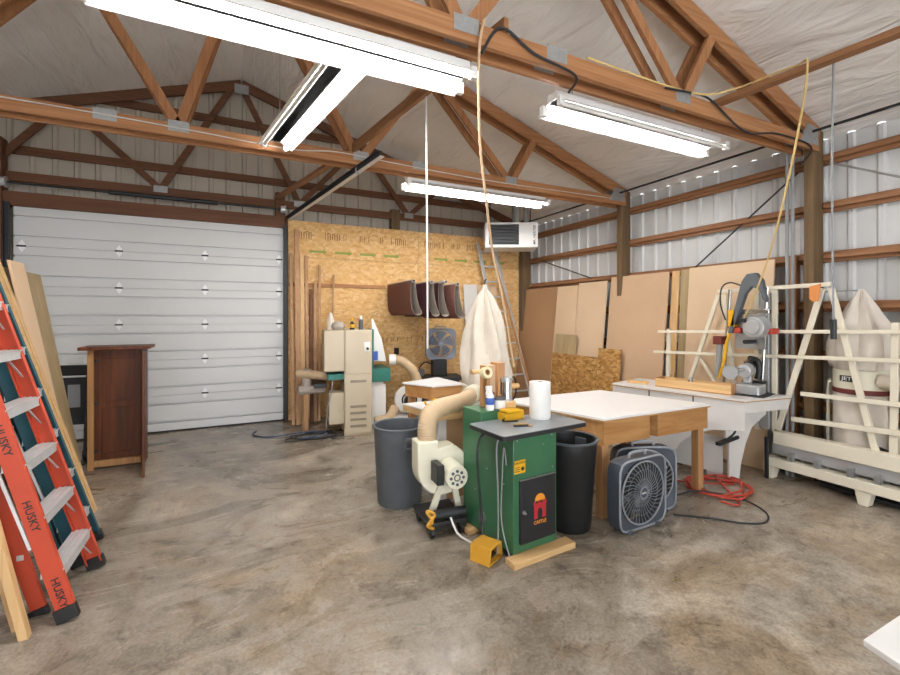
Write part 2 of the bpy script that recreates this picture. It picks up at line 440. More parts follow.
# overhead sectional garage door
door = bpy.data.objects.new('door_1', None); COL.objects.link(door); door.location = (-.89, 7.47, 0); door['kind'] = 'structure'
ROOT[door] = Matrix.Translation(door.location)
DX0, DX1, SH = -2.5, .715, .508
def door_section(z):
    m = MB(); g = .043; H = SH-.004
    prof = [(0, 0), (0, .110), (g, .110), (g, .138), (0, .138), (0, H-.138), (g, H-.138), (g, H-.110), (0, H-.110), (0, H), (.045, H), (.045, 0)]
    prof = [(7.46+a, z+b) for a, b in prof]
    m.prism(prof, YZ, DX0, DX1); return m
for i in range(6): part('door_section', door_section(.02+i*SH), DOORW, door, world=True)
m = MB(); m.box(DX0, DX1, 7.455, 7.50, 0, .022); part('bottom_seal', m, DARKSEAL, door, world=True)
for i in range(1, 6):
    z = .02+i*SH
    for x in (-2.42, -1.408, -.372, .655):
        m = MB()
        m.prism([(x-.03, z), (x-.03, z+.035), (x, z+.08), (x+.03, z+.035), (x+.03, z), (x+.03, z-.035), (x, z-.08), (x-.03, z-.035)], XZ, 7.452, 7.46)
        m.mi = 1; m.cyl((x-.045, 7.446, z), (x+.045, 7.446, z), .011, n=8)
        part('hinge', m, [HINGE, DKMET], door, world=True)
for x in (-2.54, .75):
    m = MB(); m.box(x-.03, x+.03, 7.395, 7.40, .02, 3.1); m.box(x-.03, x-.022, 7.355, 7.40, .02, 3.1); m.box(x+.022, x+.03, 7.355, 7.40, .02, 3.1)
    part('vertical_track', m, DKMET, door, world=True)
m = MB(); m.cyl((-2.6, 7.33, 3.33), (.74, 7.33, 3.33), .014, n=10); part('torsion_shaft', m, DKMET, door, world=True)
m = MB(); m.cyl((-1.5, 7.33, 3.33), (-.2, 7.33, 3.33), .03, n=14); part('torsion_spring', m, BLACKM, door, world=True)
for x in (-2.56, .70):
    m = MB(); m.lathe([(.055, -.03), (.055, .03), (.07, .03), (.07, .04), (.02, .045)], (x, 7.33, 3.33), 18, Matrix.Rotation(rad(90), 3, 'Y'))
    part('cable_drum', m, ALU, door, world=True)
m = MB(); m.beam((.76, 7.34, 3.20), (1.33, 4.30, 3.31), .010, .05); m.beam((.76, 7.34, 3.222), (1.33, 4.30, 3.332), .05, .008)
part('horizontal_track', m, DKMET, door, world=True)
m = MB(); m.beam((.785, 7.34, 3.174), (1.355, 4.30, 3.284), .05, .008); part('track_lip', m, ALU, door, world=True)
m = MB(); m.beam((1.235, 4.83, 3.45), (1.235, 4.83, 3.24), .04, .006, (0, 1, 0)); part('hanger_strap', m, GALV, door, world=True)

# ================================================================== ROOF TRUSSES
def truss(y, label, gap, mats, gable=False):
    t = thing('roof_truss', label, 'roof truss', (RX, y, 3.4), 0, 'wooden roof trusses')
    ys = [-gap/2, gap/2] if gap else [0]
    B0, B1 = (3.39, 3.51) if gable else (3.325, 3.45)
    L = -(EX-RX)+RX
    bottomx0 = -5.1
    def P(x, z, yy): return (x, y+yy, z)
    for yy in ys:
        m = MB(); m.box(bottomx0, EX+.05, y+yy-.019, y+yy+.019, B0, B1); part('bottom_chord', m, mats[0], t, .003, True)
        for sgn in (1, -1):
            xe = EX+.06 if sgn > 0 else -5.0
            m = MB(); q = [(xe, roof(xe)-.075-.02), (RX, roof(RX)-.075-.02)]
            m.beam(P(q[0][0], q[0][1], yy), P(q[1][0], q[1][1], yy), .038, .14); part('top_chord', m, mats[0], t, .003, True)
        if gable: webs = [(-.93, -2.0), (-.93, -.02), (.97, .12), (.97, 1.95), (2.86, 2.0), (2.86, 3.5), (-2.8, -2.0)]
        else: webs = [(-.45, -1.22), (-.45, .08), (1.22, .22), (1.28, 2.10), (3.2, 2.16), (3.26, 3.62), (-2.3, -1.3)]
        for a, b in webs:
            m = MB(); m.beam(P(a, B1-.03, yy), P(b, roof(b)-.13, yy), .036, .085); part('web', m, mats[1], t, .003, True)
        for gx in (([-.93, .97, 2.86] if gable else [-.45, 1.26, 3.23, -1.0, 1.95]) if True else []):
            m = MB(); m.box(gx-.085, gx+.085, y+yy-.022, y+yy-.0195, B0+.045, B1+.02); part('gusset_plate', m, GALV, t, 0, True)
        m = MB(); m.prism([(RX-.1, roof(RX)-.24), (RX+.1, roof(RX)-.24), (RX+.1, roof(RX)-.10), (RX-.1, roof(RX)-.10)], XZ, y+yy-.022, y+yy-.0195); part('gusset_plate', m, GALV, t, 0, True)
        m = MB(); m.prism([(EX-.30, B0+.05), (EX+.02, B0+.05), (EX+.02, roof(EX)-.06), (EX-.18, roof(EX-.18)-.1)], XZ, y+yy-.022, y+yy-.0195); part('gusset_plate', m, GALV, t, 0, True)
    return t
truss(2.42, 'nearest roof truss, paired lumber plies running above the hanging shop lights', .14, (TX, TZ))
truss(4.86, 'middle roof truss of orange lumber crossing between nearest truss and garage door wall', .16, (TX, TZ))
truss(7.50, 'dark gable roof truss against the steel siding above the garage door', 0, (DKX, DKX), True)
def one(name, mb, mat, label, cat, group=None, bevel=0.0): return solo(name, mb, mat, label, cat, group, None, bevel)
m = MB(); m.beam((.62, 7.47, 3.53), (1.17, 4.77, 3.47), .085, .04); one('roof_brace', m, TY, 'lumber brace running from the gable truss to the middle roof truss', 'roof brace', bevel=.003)
m = MB(); m.beam((1.15, 4.95, 3.495), (1.54, 2.32, 3.495), .04, .09); one('roof_brace', m, TY, 'twisted lumber brace joining the middle and nearest trusses behind the centre lights', 'roof brace', bevel=.003)
m = MB(); m.beam((3.67, 2.58, 3.473), (4.03, -.6, 3.49), .085, .045); one('roof_brace', m, TY, 'lumber brace running from nearest truss toward the viewer at upper right', 'roof brace', bevel=.003)

# ================================================================== SHOP LIGHTS
def shop_light(label, c, L, rz, dead=0, hang=.22):
    t = thing('shop_light', label, 'shop light', c, rz, 'hanging fluorescent shop lights')
    m = MB(); m.box(-L/2, L/2, -.055, .055, .03, .095); part('housing', m, WPAINT, t, .004)
    m = MB()
    out = [(-.165, -.035), (-.16, -.035), (-.055, .03), (.055, .03), (.16, -.035), (.165, -.035), (.058, .04), (-.058, .04)]
    m.prism(out, lambda u, v, w: (w, u, v), -L/2, L/2); part('reflector', m, WPAINT, t)
    for s in (-1, 1):
        m = MB(); m.cyl((-L/2+.03, s*.10, -.025), (L/2-.03, s*.10, -.025), .016, n=12)
        part('tube', m, WHITE if s == dead else LIT, t, label=None if s != dead else 'unlit tube')
        for e in (-1, 1):
            m = MB(); m.box(e*L/2-.025, e*L/2+.025, s*.10-.02, s*.10+.02, -.045, .03); part('socket', m, WHITE, t, .003)
    for e in (-.4, .4):
        m = MB(); m.tube([(e*L, 0, .09), (e*L, 0, hang)], .004, 6, 1); part('hanger', m, GALV, t)
    return t
shop_light('shop light nearest the camera hanging crosswise at top of view', (.36, 2.52, 3.20), 2.0, 0)
shop_light('shop light with one dead tube, angled toward the garage door', (.515, 3.72, 3.34), 1.80, rad(99.5), 1, 1.9)
shop_light('shop light under the nearest truss, right of centre', (3.13, 2.63, 3.25), 1.95, 0, -1)
shop_light('farthest shop light, above the canvas dust bag and before the heater', (2.90, 4.985, 3.25), 2.06, 0)

# ================================================================== HEATER, PIPES, RODS
ht = thing('unit_heater', 'white gas unit heater with dark louvres hung high in the back corner', 'heater', (4.36, 6.42, 2.86), rad(-28))
m = MB(); m.box(-.46, .46, -.02, .50, 0, .44); part('cabinet', m, WPAINT, ht, .012)
m = MB(); m.box(-.39, .13, -.026, -.018, .05, .40); part('louvre_panel', m, BLACKM, ht)
for i in range(6):
    m = MB(); z = .085+i*.055; m.cbox((-.13, -.035, z), (.5, .045, .006), M=Matrix.Rotation(rad(35), 3, 'X')); part('louvre', m, GREYP, [c for c in ht.children if c.name.startswith('louvre_panel')][0])
text('lettering', 'MR. HEATER', .062, BLACKM, ht, frame((.40, -.0215, .22), (0, 0, 1), (-1, 0, 0)))
m = MB(); m.cyl((.12, .3, .42), (.12, .3, 1.0), .075, n=18); part('flue_pipe', m, GALV, ht)
m = MB(); m.cyl((.30, .3, .42), (.30, .3, .95), .05, n=16); part('flue_pipe', m, GALV, ht)
for x in (-.36, .36):
    m = MB(); m.cyl((x, .2, .43), (x, .2, 1.2), .008, n=8); part('hanger_rod', m, DKMET, ht)
def rod(pts, r, mat, label, cat, name, sub=6, n=8, group=None): m = MB(); m.tube(pts, r, n, sub); return one(name, m, mat, label, cat, group)
rod([(5.17, -1, 3.50), (5.17, 7.3, 3.50)], .014, BLACKM, 'black iron pipe running along the top of the right wall', 'pipe', 'gas_pipe', 1)
rod([(5.43, 2.58, 3.2), (5.43, 3.75, 2.30)], .010, DKMET, 'thin steel brace rod falling away leftward from the near wall post', 'brace rod', 'brace_rod', 1)
rod([(5.43, 6.95, 2.75), (5.43, 5.45, 2.25)], .010, DKMET, 'thin steel brace rod on the right wall beside the heater', 'brace rod', 'brace_rod', 1)
rod([(5.43, 2.30, 3.22), (5.43, 1.55, 2.80)], .010, GALV, 'thin steel brace rod on the right wall between post and picture edge', 'brace rod', 'brace_rod', 1)
m = MB()
for k in (0, 1): m.tube([(5.20, 2.52+.05*k, 0), (5.20, 2.52+.05*k, 3.25), (5.17, 2.52+.05*k, 3.40), (5.0, 2.5, 3.46)], .017, 8, 5)
one('electrical_conduit', m, CORDG, 'pair of grey conduits running up the near wall post', 'conduit')
# cables along the nearest truss
rod([(1.36, 2.32, 3.27), (1.5, 2.315, 3.46), (1.75, 2.31, 3.36), (2.1, 2.32, 3.31), (2.2, 2.50, 3.30)], .009, CORDB, 'black power cord from nearest truss to the light under it', 'cord', 'power_cord')
rod([(3.0, 2.315, 3.43), (3.3, 2.315, 3.46), (3.55, 2.31, 3.45), (4.0, 2.30, 3.27), (4.5, 2.31, 3.35), (5.1, 2.31, 3.33), (5.19, 2.45, 3.20)], .008, CORDB, 'dark cable drooping along the nearest truss toward the wall post', 'cord', 'power_cord')
rod([(-3.6, 4.75, 3.41), (-1.6, 4.75, 3.42), (-.4, 4.755, 3.40), (.5, 4.755, 3.37), (1.0, 4.755, 3.42), (1.6, 4.755, 3.40), (3.0, 4.755, 3.37), (5.0, 4.755, 3.40)], .006, CORDW, 'thin pale wire stapled along the middle roof truss', 'cord', 'truss_wire')
rod([(1.41, 3.30, 3.46), (1.41, 3.28, 2.4), (1.42, 3.29, 1.40)], .008, CORDW, 'white pull cord hanging from the twisted brace over the worktables', 'cord', 'pull_cord')
rod([(1.37, 2.31, 3.465), (1.335, 2.31, 3.25), (1.41, 2.43, 2.785), (1.50, 2.50, 2.43), (1.61, 2.60, 2.115), (1.72, 2.64, 1.78), (1.87, 2.72, 1.285)], .009, THOSE, 'tan air hose hanging from nearest truss to the green machine', 'hose', 'air_hose')
rod([(2.2, 2.315, 3.455), (3.30, 2.315, 3.46), (3.66, 2.2, 3.515), (3.74, 1.80, 3.52), (3.70, 1.70, 3.44), (4.02, 1.95, 2.9), (4.46, 2.36, 2.2), (4.82, 2.78, 1.64)], .008, YHOSE, 'yellow air hose draped over the right brace down to the panel saw', 'hose', 'air_hose')
m = MB(); m.tube([(3.83, 1.60, 3.50), (3.82, 1.605, 2.6), (3.83, 1.60, 1.62)], .007, 8, 4)
o = one('air_line', m, CORDG, 'pale cord hanging straight down before the right wall, ending in a coupler', 'cord')
m = MB(); m.cyl((3.83, 1.60, 1.50), (3.83, 1.60, 1.64), .018, n=10); part('coupler', m, DKMET, o, world=True)

# ================================================================== LEANING SHEETS, RIGHT WALL
def sheet(name, y0, y1, top, xb, xt, th, mat, label, cat='sheet', lean_y=0.0, z0=0.0):
    m = MB()
    P = [(xb, y0, z0), (xb+th, y0, z0), (xb+th, y1, z0), (xb, y1, z0)]
    Q = [(xt, y0+lean_y, top), (xt+th, y0+lean_y, top), (xt+th, y1+lean_y, top), (xt, y1+lean_y, top)]
    m.hull8(P+Q); return one(name, m, mat, label, cat, None, .002)
G = 'sheets leaning on the right wall'
for (n_, y0, y1, top, xb, xt, mt, lab) in (
    ('mdf_sheet', 6.30, 7.42, 2.20, 5.12, 5.33, MDFD, 'brown fibreboard sheet leaning in the back right corner under the heater'),
    ('mdf_sheet', 5.76, 6.29, 2.19, 5.05, 5.28, MDFL, 'narrow pale fibreboard sheet, left of the pair behind the rough chipboard offcut'),
    ('mdf_sheet', 5.11, 5.745, 2.22, 5.05, 5.28, MDFL, 'narrow pale fibreboard sheet, right of the pair behind the rough chipboard offcut'),
    ('mdf_sheet', 4.02, 5.03, 2.265, 5.05, 5.28, MDF, 'large tan fibreboard sheet in the middle of the right wall stack'),
    ('mdf_sheet', 3.90, 4.01, 2.27, 5.16, 5.33, PINEZ, 'narrow board edge standing just right of the large tan sheet'),
    ('mdf_sheet', 3.76, 3.89, 2.28, 5.20, 5.35, PLYO, 'dark narrow panel edge in the gap between two large sheets'),
    ('mdf_sheet', 2.745, 3.745, 2.285, 5.13, 5.31, MDFL, 'large pale fibreboard sheet behind the panel saw carriage'),
):
    o = sheet(n_, y0, y1, top, xb, xt, .022, mt, lab, 'sheet'); o['group'] = G
sheet('osb_offcut', 5.12, 6.18, 1.02, 4.98, 5.07, .014, OSB2, 'large rough chipboard offcut standing before the pale sheets', 'board')
sheet('osb_offcut', 4.66, 5.105, 1.17, 4.98, 5.085, .014, OSB2, 'small square chipboard offcut right of the larger one', 'board')
sheet('hardboard_offcut', 5.63, 6.17, 1.345, 5.01, 5.13, .008, PLYO, 'grey hardboard offcut peeking above the large chipboard piece', 'board')
sheet('plywood_offcut', 1.12, 1.66, 2.27, 5.31, 5.375, .02, PLYX, 'brown plywood sheet leaning at the right edge of the picture', 'sheet')
m = MB(); m.box(5.36, 5.44, 2.56, 2.63, 0, 2.3); struct('trim_%d' % n, m, TZ, .003); n += 1

# ================================================================== LEANING STICKS, BACK WALL
rnd = random.Random(4)
SP = [(.83, 2.75, .05, 'rightmost against the door jamb'),]
labs = ['pale lumber strip leaning right beside the garage door jamb', 'wide brown lumber strip standing tallest by the garage door',
        'lumber strip third from the garage door, leaning on the chipboard wall', 'lumber strip in the middle of the bundle by the door',
        'darker strip right of the middle of the lumber bundle', 'short strip near the right end of the lumber bundle', 'thin stick at the right end of the lumber bundle',
        'crooked thin stick leaning apart from the bundle behind the sander']
spec = [(.81, .825, 6.95, 2.66, .045, STICKM), (.885, .912, 6.93, 3.05, .075, STICKM), (.955, .99, 6.98, 2.66, .06, PINEZ), (1.02, 1.06, 7.0, 2.64, .05, STICKM),
        (1.085, 1.13, 6.98, 2.1, .055, DKX), (1.14, 1.20, 7.02, 2.2, .05, STICKM), (1.20, 1.27, 7.05, 2.5, .04, STICKM), (1.36, 1.50, 7.1, 2.35, .025, STICKM)]
for lb, (xa, xb, yb, top, wd, mt) in zip(labs, spec):
    m = MB(); m.beam((xa, yb, .03), (xb, 7.39, top), wd, .025, (0, 1, 0)); o = one('lumber_strip', m, mt, lb, 'lumber', 'lumber strips leaning beside the garage door', .003)

# ================================================================== WIDE BELT SANDER
sd = thing('wide_belt_sander', 'tall beige wide belt sander with louvred door near the garage door', 'sander', (1.38, 6.10, 0), rad(-8))
m = MB(); m.box(0, .38, 0, .80, 0, 1.47); part('cabinet', m, BEIGE, sd, .008)
m = MB(); m.box(.015, .365, -.012, 0, .86, 1.455); part('upper_door', m, BEIGE, sd, .004)
m = MB(); m.box(.015, .365, -.012, 0, .03, .85); part('lower_door', m, BEIGE, sd, .004)
for z in (.12, .21, .30, .39, .74):
    m = MB(); m.box(.08, .30, -.019, -.011, z, z+.035); part('louvre', m, BEIGED, ([c for c in sd.children if c.name.startswith('lower_door')] or [sd])[0])
m = MB(); m.box(.27, .35, -.018, -.011, 1.17, 1.30); part('warning_label', m, WHITE, [c for c in sd.children if c.name.startswith('upper_door')][0])
m = MB(); m.lathe([(.018, 0), (.018, .03), (.010, .03)], (.315, -.018, 1.21), 12, Matrix.Rotation(rad(90), 3, 'X')); part('knob', m, BLACK, [c for c in sd.children if c.name.startswith('upper_door')][0])
m = MB(); m.box(-.27, .0, .0, .80, .90, 1.465); part('sanding_head', m, BEIGE, sd, .01)
m = MB(); m.box(-.22, 0, .02, .70, .78, .86); part('conveyor_table', m, TEAL, sd, .006)
m = MB(); m.box(-.40, -.22, .30, .80, .64, .70); part('feed_support', m, DKMET, sd, .006)
m = MB(); m.box(-.20, 0, .06, .34, .16, .60); part('control_box', m, BEIGE, sd, .008)
m = MB(); m.cyl((-.06, .058, .35), (-.06, .048, .35), .012, n=10); part('latch', m, STEEL, sd)
m = MB(); m.tube([(-.15, .04, .85), (-.17, .02, .62), (-.22, .04, .4), (-.24, .08, .12)], .008, 6, 5); part('cord', m, CORDG, sd)
m = MB(); m.cyl((-.10, .25, .80), (-.62, .45, .84), .062, n=18); part('dust_pipe', m, HOSE, sd, 0)
# bits on top of the sander
def on_s(x, y): v = ROOT[sd] @ Vector((x, y, 0)); return v.x, v.y
x, y = on_s(.12, .15)
b = thing('spray_bottle', 'yellow capped dark bottle on top of the beige sander', 'bottle', (x, y, 1.47))
m = MB(); m.lathe([(.03, 0), (.032, .01), (.032, .09), (.012, .115), (.012, .125)], n=16); part('body', m, BLACK, b)
m = MB(); m.lathe([(.033, .03), (.0335, .032), (.0335, .075), (.033, .078)], n=16); part('label_band', m, YEL, b)
m = MB(); m.lathe([(.015, .12), (.015, .16), (.006, .165)], n=12); part('cap', m, YEL, b)
x, y = on_s(.24, .12)
b = thing('spray_bottle', 'white topped spray can on top of the beige sander', 'spray can', (x, y, 1.47))
m = MB(); m.lathe([(.03, 0), (.032, .005), (.032, .13), (.018, .15)], n=16); part('body', m, GREYP, b)
m = MB(); m.lathe([(.02, .148), (.02, .19), (.012, .20)], n=12); part('cap', m, WHITE, b)
x, y = on_s(-.07, .22)
m = MB(); m.lathe([(.001, 0), (.08, .005), (.10, .05), (.085, .10), (.04, .125), (.001, .13)], (x, y, 1.465), 18); one('cloth_bundle', m, BACKB, 'grey rag bundle on top of the beige sander', 'rag')
x, y = on_s(-.17, .25)
m = MB(); m.lathe([(.001, 0), (.05, .005), (.055, .12), (.035, .19), (.02, .24), (.001, .25)], (x, y, 1.465), 14); one('cloth_bundle', m, CANVAS, 'upright tan cloth bag at left end of the sander top', 'rag')
# PVC fittings leaning in front of the lumber bundle
pf = thing('duct_fitting', 'stacked grey plastic duct fittings leaning before the lumber strips', 'duct fitting', (.95, 6.60, 0), 0)
m = MB(); m.cyl((0, 0, .58), (0, 0, .90), .065, n=18); part('vertical_pipe', m, BACKB, pf)
m = MB(); m.cyl((-.12, -.02, .60), (.25, 0, .60), .062, n=18); part('tee', m, BACKB, pf)
m = MB(); m.cyl((-.01, .03, 0), (0, .0, .56), .05, n=14); part('lower_pipe', m, STICKM, pf)
m = MB()
for z in (.60, .72, .88): m.torus((0, 0, z), (1, 0, 0), (0, 1, 0), .068, .008, 20, 6)
part('collar', m, BACKB, pf)

# ================================================================== TEAL MACHINE AND WHITE BLOWER BEHIND THE SANDER
jt = thing('teal_machine', 'teal and white woodworking machine half hidden behind the beige sander', 'machine', (2.05, 6.75, 0), rad(-8))
m = MB(); m.box(-.18, .10, -.2, .3, 0, .62); part('stand', m, WPAINT, jt, .008)
m = MB(); m.box(-.18, .16, -.25, .35, .66, .86); part('table', m, TEAL, jt, .006)
m = MB(); m.box(-.14, .06, -.2, .3, .62, .66); part('neck', m, WPAINT, jt, .004)
m = MB(); m.box(-.16, -.08, -.15, .25, .86, 1.46); part('column', m, TEAL, jt, .006)
m = MB(); m.prism([(-.10, .95), (.13, .95), (.06, 1.3), (-.08, 1.62), (-.10, 1.62)], XZ, -.05, .02); part('dust_hood', m, WPAINT, jt, .006)
m = MB(); m.box(-.10, -.02, -.165, -.15, .98, 1.12); part('label_plate', m, BLUE, jt)
wb = thing('dust_blower', 'small white dust blower with black motor beside the teal machine', 'dust collector', (2.47, 6.50, 0), rad(-20))
m = MB(); m.lathe([(.001, -.07), (.20, -.07), (.215, -.05), (.215, .05), (.20, .07), (.001, .07)], (0, 0, .36), 30, Matrix.Rotation(rad(90), 3, 'X')); part('fan_housing', m, WPAINT, wb)
m = MB(); m.cyl((0.02, -.07, .36), (.02, -.26, .36), .085, n=20); m.torus((0.02, -.075, .36), (1, 0, 0), (0, 0, 1), .11, .012, 20); part('motor', m, BLACK, wb)
m = MB(); m.box(-.05, .13, -.26, -.1, .22, .27); part('motor_bracket', m, WPAINT, wb)
m = MB(); m.box(-.22, .3, -.28, .2, .09, .13); part('base', m, WPAINT, wb, .006)
for sx in (-.18, .26):
    for sy in (-.24, .16):
        m = MB(); m.cyl((sx-.012, sy, .045), (sx+.012, sy, .045), .045, n=14); m.box(sx-.018, sx+.018, sy-.02, sy+.02, .05, .10); part('caster', m, BLACK, wb)
m = MB(); m.tube([(-.22, .0, .98), (-.08, -.03, .95), (.08, -.05, .80), (.17, -.03, .56), (.16, 0, .44)], .075, 14, 8); part('hose', m, HOSE, wb)
m = MB(); m.lathe([(.085, -.05), (.085, .05)], (-.24, .0, .98), 18, Matrix.Rotation(rad(90), 3, 'Y')); part('hose_collar', m, WPAINT, wb)
m = MB(); m.tube([(-.20, -.12, .26), (-.30, -.22, .12), (-.50, -.28, .082)], .072, 14, 6); part('floor_hose', m, HOSE, wb)

# outlet and cord on the OSB
ou = thing('wall_outlet', 'black power outlet with plugged cord on the chipboard wall', 'outlet', (2.60, 7.425, .99))
m = MB(); m.box(-.04, .04, -.03, .015, 0, .11); part('box', m, BLACK, ou, .006)
m = MB(); m.tube([(0, -.03, .05), (0, -.06, .0), (-.02, -.03, -.08), (-.03, -.02, -.18)], .008, 6, 5); part('cord', m, CORDB, ou)

# ================================================================== SANDING BELTS
def belt(x, mat, label, yn, zt=2.17, seed=0, w=1.03):
    t = thing('sanding_belt', label, 'sanding belt', (x, 7.39, zt-.52), 0, 'wide sanding belts on the back wall')
    yf = yn-7.39
    prof = []      # open loop hanging over a rod: (x, z)
    for i in range(9): a = rad(180-180*i/8); prof.append((.032*math.cos(a), .52-.02+.032*math.sin(a)))
    prof += [(.036, .40), (.05, .25), (.075, .12), (.10, .05)]
    for i in range(7): a = rad(-10-170*i/6); prof.append((.055+.048*math.cos(a), .022+.045*math.sin(a)+.02))
    prof += [(-.015, .08), (-.035, .2), (-.04, .36)]
    prof = [(u*(1+.4*(1-v/.55)), v) if u > -.02 else (u, v) for u, v in prof]
    n_ = len(prof)
    outer = []; 
    for i in range(n_):
        p = Vector(prof[i-1]); q = Vector(prof[(i+1) % n_]); d = (q-p).normalized(); outer.append((prof[i][0]+(-d.y)*.0035, prof[i][1]+d.x*.0035))
    m = MB()
    A = [m.bm.verts.new((u, 0-.02, v)) for u, v in outer]; B = [m.bm.verts.new((u, yf, v)) for u, v in outer]
    for i in range(n_): m.face([A[i], A[(i+1) % n_], B[(i+1) % n_], B[i]])
    part('abrasive_face', m, mat, t)
    m = MB()
    A = [m.bm.verts.new((u, 0-.02, v)) for u, v in prof]; B = [m.bm.verts.new((u, yf, v)) for u, v in prof]
    for i in range(n_): m.face([A[i], A[(i+1) % n_], B[(i+1) % n_], B[i]])
    A2 = [m.bm.verts.new((u, yf, v)) for u, v in outer]
    for i in range(n_): m.face([B[i], B[(i+1) % n_], A2[(i+1) % n_], A2[i]])
    part('cloth_backing', m, BACKB, t)
    return t
belt(2.46, BROWNB, 'brown sanding belt hanging leftmost on the back wall', 6.25, 2.20)
belt(2.70, PURPB, 'dark purple sanding belt, second from the left on the wall', 6.12, 2.18)
belt(2.88, PURPB, 'purple brown sanding belt half hidden, third from the left', 6.16, 2.18)
belt(3.07, BROWNB, 'reddish brown sanding belt hanging rightmost beside the white board', 5.98, 2.15)
for i, (x, yn, z, wh) in enumerate(((2.46, 6.25, 2.20, 'leftmost'), (2.70, 6.12, 2.18, 'second'), (2.88, 6.0, 2.18, 'third'), (3.07, 5.98, 2.15, 'rightmost'))):
    m = MB(); m.cyl((x, 7.44, z-.001), (x, yn-.02, z-.001), .027, n=14)
    o = one('hanging_rod', m, BACKB, 'grey rod on the wall carrying the %s sanding belt' % wh, 'rod')
    m = MB(); m.cyl((x, yn-.021, z-.001), (x, yn-.015, z-.001), .020, n=14); part('rod_end', m, BLACKM, o, world=True)

# ================================================================== BOX FANS
def box_fan(label, loc, rz, body, S=.53, D=.12, wire=None, blade=None):
    t = thing('box_fan', label, 'box fan', loc, rz, 'square box fans')
    h = S/2; wire = wire or WIREM
    out = rrect(-h, h, 0, S, .055, 5)
    m = MB()
    R = h-.022
    circ = [(R*math.cos(2*PI*i/48), h+R*math.sin(2*PI*i/48)) for i in range(48)]
    # shell: outer walls + front/back annular faces bridging square outline to round opening
    def outline_at(a):
        c, s_ = math.cos(a), math.sin(a); k = 1/((abs(c)**7+abs(s_)**7)**(1/7)); return (h*c*k, h+h*s_*k)
    o1 = [outline_at(2*PI*i/48) for i in range(48)]
    Fo = [m.bm.verts.new((u, -D/2, v)) for u, v in o1]; Bo = [m.bm.verts.new((u, D/2, v)) for u, v in o1]
    Fi = [m.bm.verts.new((u, -D/2+.012, v)) for u, v in circ]; Bi = [m.bm.verts.new((u, D/2-.012, v)) for u, v in circ]
    m.skin([Fi, Fo, Bo, Bi], False, True); part('shell', m, body, t)
    m = MB(); m.tube([(u*.985, -D/2-.004, h+(v-h)*.985) for u, v in o1], .0085, 6, 1, True); m.torus((0, -D/2-.004, h), (1, 0, 0), (0, 0, 1), R*.97, .007, 48); part('front_rim', m, wire, t)
    for side, nm in ((-1, 'front_grille'), (1, 'rear_grille')):
        m = MB(); y = side*(D/2+.002)
        for i in range(36):
            a = 2*PI*i/36; b = a+.35
            m.tube([(.05*math.cos(a), y, h+.05*math.sin(a)), (.6*R*math.cos(a+.12), y+side*.006, h+.6*R*math.sin(a+.12)), (R*.97*math.cos(b), y, h+R*.97*math.sin(b))], .0022, 4, 2)
        for k in (.4, .7): m.torus((0, y, h), (1, 0, 0), (0, 0, 1), R*k, .0016, 40, 4)
        part(nm, m, wire, t)
    m = MB()
    for i in range(5):
        a0 = 2*PI*i/5
        def f(u, v, a0=a0):
            r = .05+u*(R*.9-.05); a = a0+v*.95-.25*u
            return (r*math.cos(a), .03*(v-.5), h+r*math.sin(a))
        m.grid(f, 5, 4); m.grid(lambda u, v: (lambda q: (q[0], q[1]+.003, q[2]))(f(u, v)), 5, 4)
    part('blades', m, blade or BLACKM, t)
    m = MB(); m.cyl((0, -D/2-.01, h), (0, .05, h), .042, n=20); hb = part('hub', m, body, t)
    m = MB(); m.torus((0, -D/2-.011, h), (1, 0, 0), (0, 0, 1), .045, .006, 24); part('hub_ring', m, wire, hb)
    text('hub_lettering', 'Lasko', .024, WHITE, hb, frame((0, -D/2-.0115, h), (1, 0, 0), (0, 0, 1)))
    m = MB(); m.tube([(-.09, 0, S-.01), (-.08, 0, S+.03), (.08, 0, S+.03), (.09, 0, S-.01)], .011, 8, 4); part('handle', m, wire, t)
    for s in (-1, 1):
        m = MB(); m.box(s*h*.6-.03, s*h*.6+.03, -D/2-.015, D/2+.015, -.012, .012); part('foot', m, body, t, .004)
    return t
WIREM = plain('fan_wire_grey', '8f959c', .5)
DKB = plain('dark_slate_plastic', '464d57', .42, 0, .5, .06)
box_fan('dark box fan standing on the floor before the oak table', (2.875, 2.475, .012), rad(3), DKB, .545, .11)
box_fan('darker box fan on the floor just behind the front one', (3.165, 2.665, .012), rad(-22), DKB, .54, .10)
FANG2 = plain('fan_blade_blue_grey', '5d6678', .45)
FANG = plain('smoke_grey_plastic', '80889a', .42, 0, .5, .05)
box_fan('small pale grey box fan standing on the black pedestal machine by the wall', (3.21, 6.88, .93), rad(-14), FANG, .52, .12, None, FANG2)
bp = thing('pedestal_machine', 'black pedestal machine under the box fan at the back wall', 'machine', (3.14, 6.9, 0), rad(-14))
m = MB(); m.box(-.30, .36, -.22, .22, 0, .58); part('cabinet', m, BLACKM, bp, .01)
m = MB(); m.box(-.36, .42, -.26, .26, .58, .64); part('table', m, DKMET, bp, .008)
m = MB(); m.box(-.08, .17, -.10, .12, .64, .918); part('column', m, BLACK, bp, .015)
m = MB(); m.lathe([(.001, -.04), (.06, -.04), (.065, 0), (.06, .04), (.001, .04)], (-.28, -.1, .71), 20, Matrix.Rotation(rad(90), 3, 'X')); part('wheel', m, GREYP, bp)
m = MB(); m.tube([(-.08, -.02, .84), (-.20, -.05, .88), (-.30, -.08, .80), (-.29, -.1, .74)], .012, 8, 5); part('cord', m, CORDB, bp)

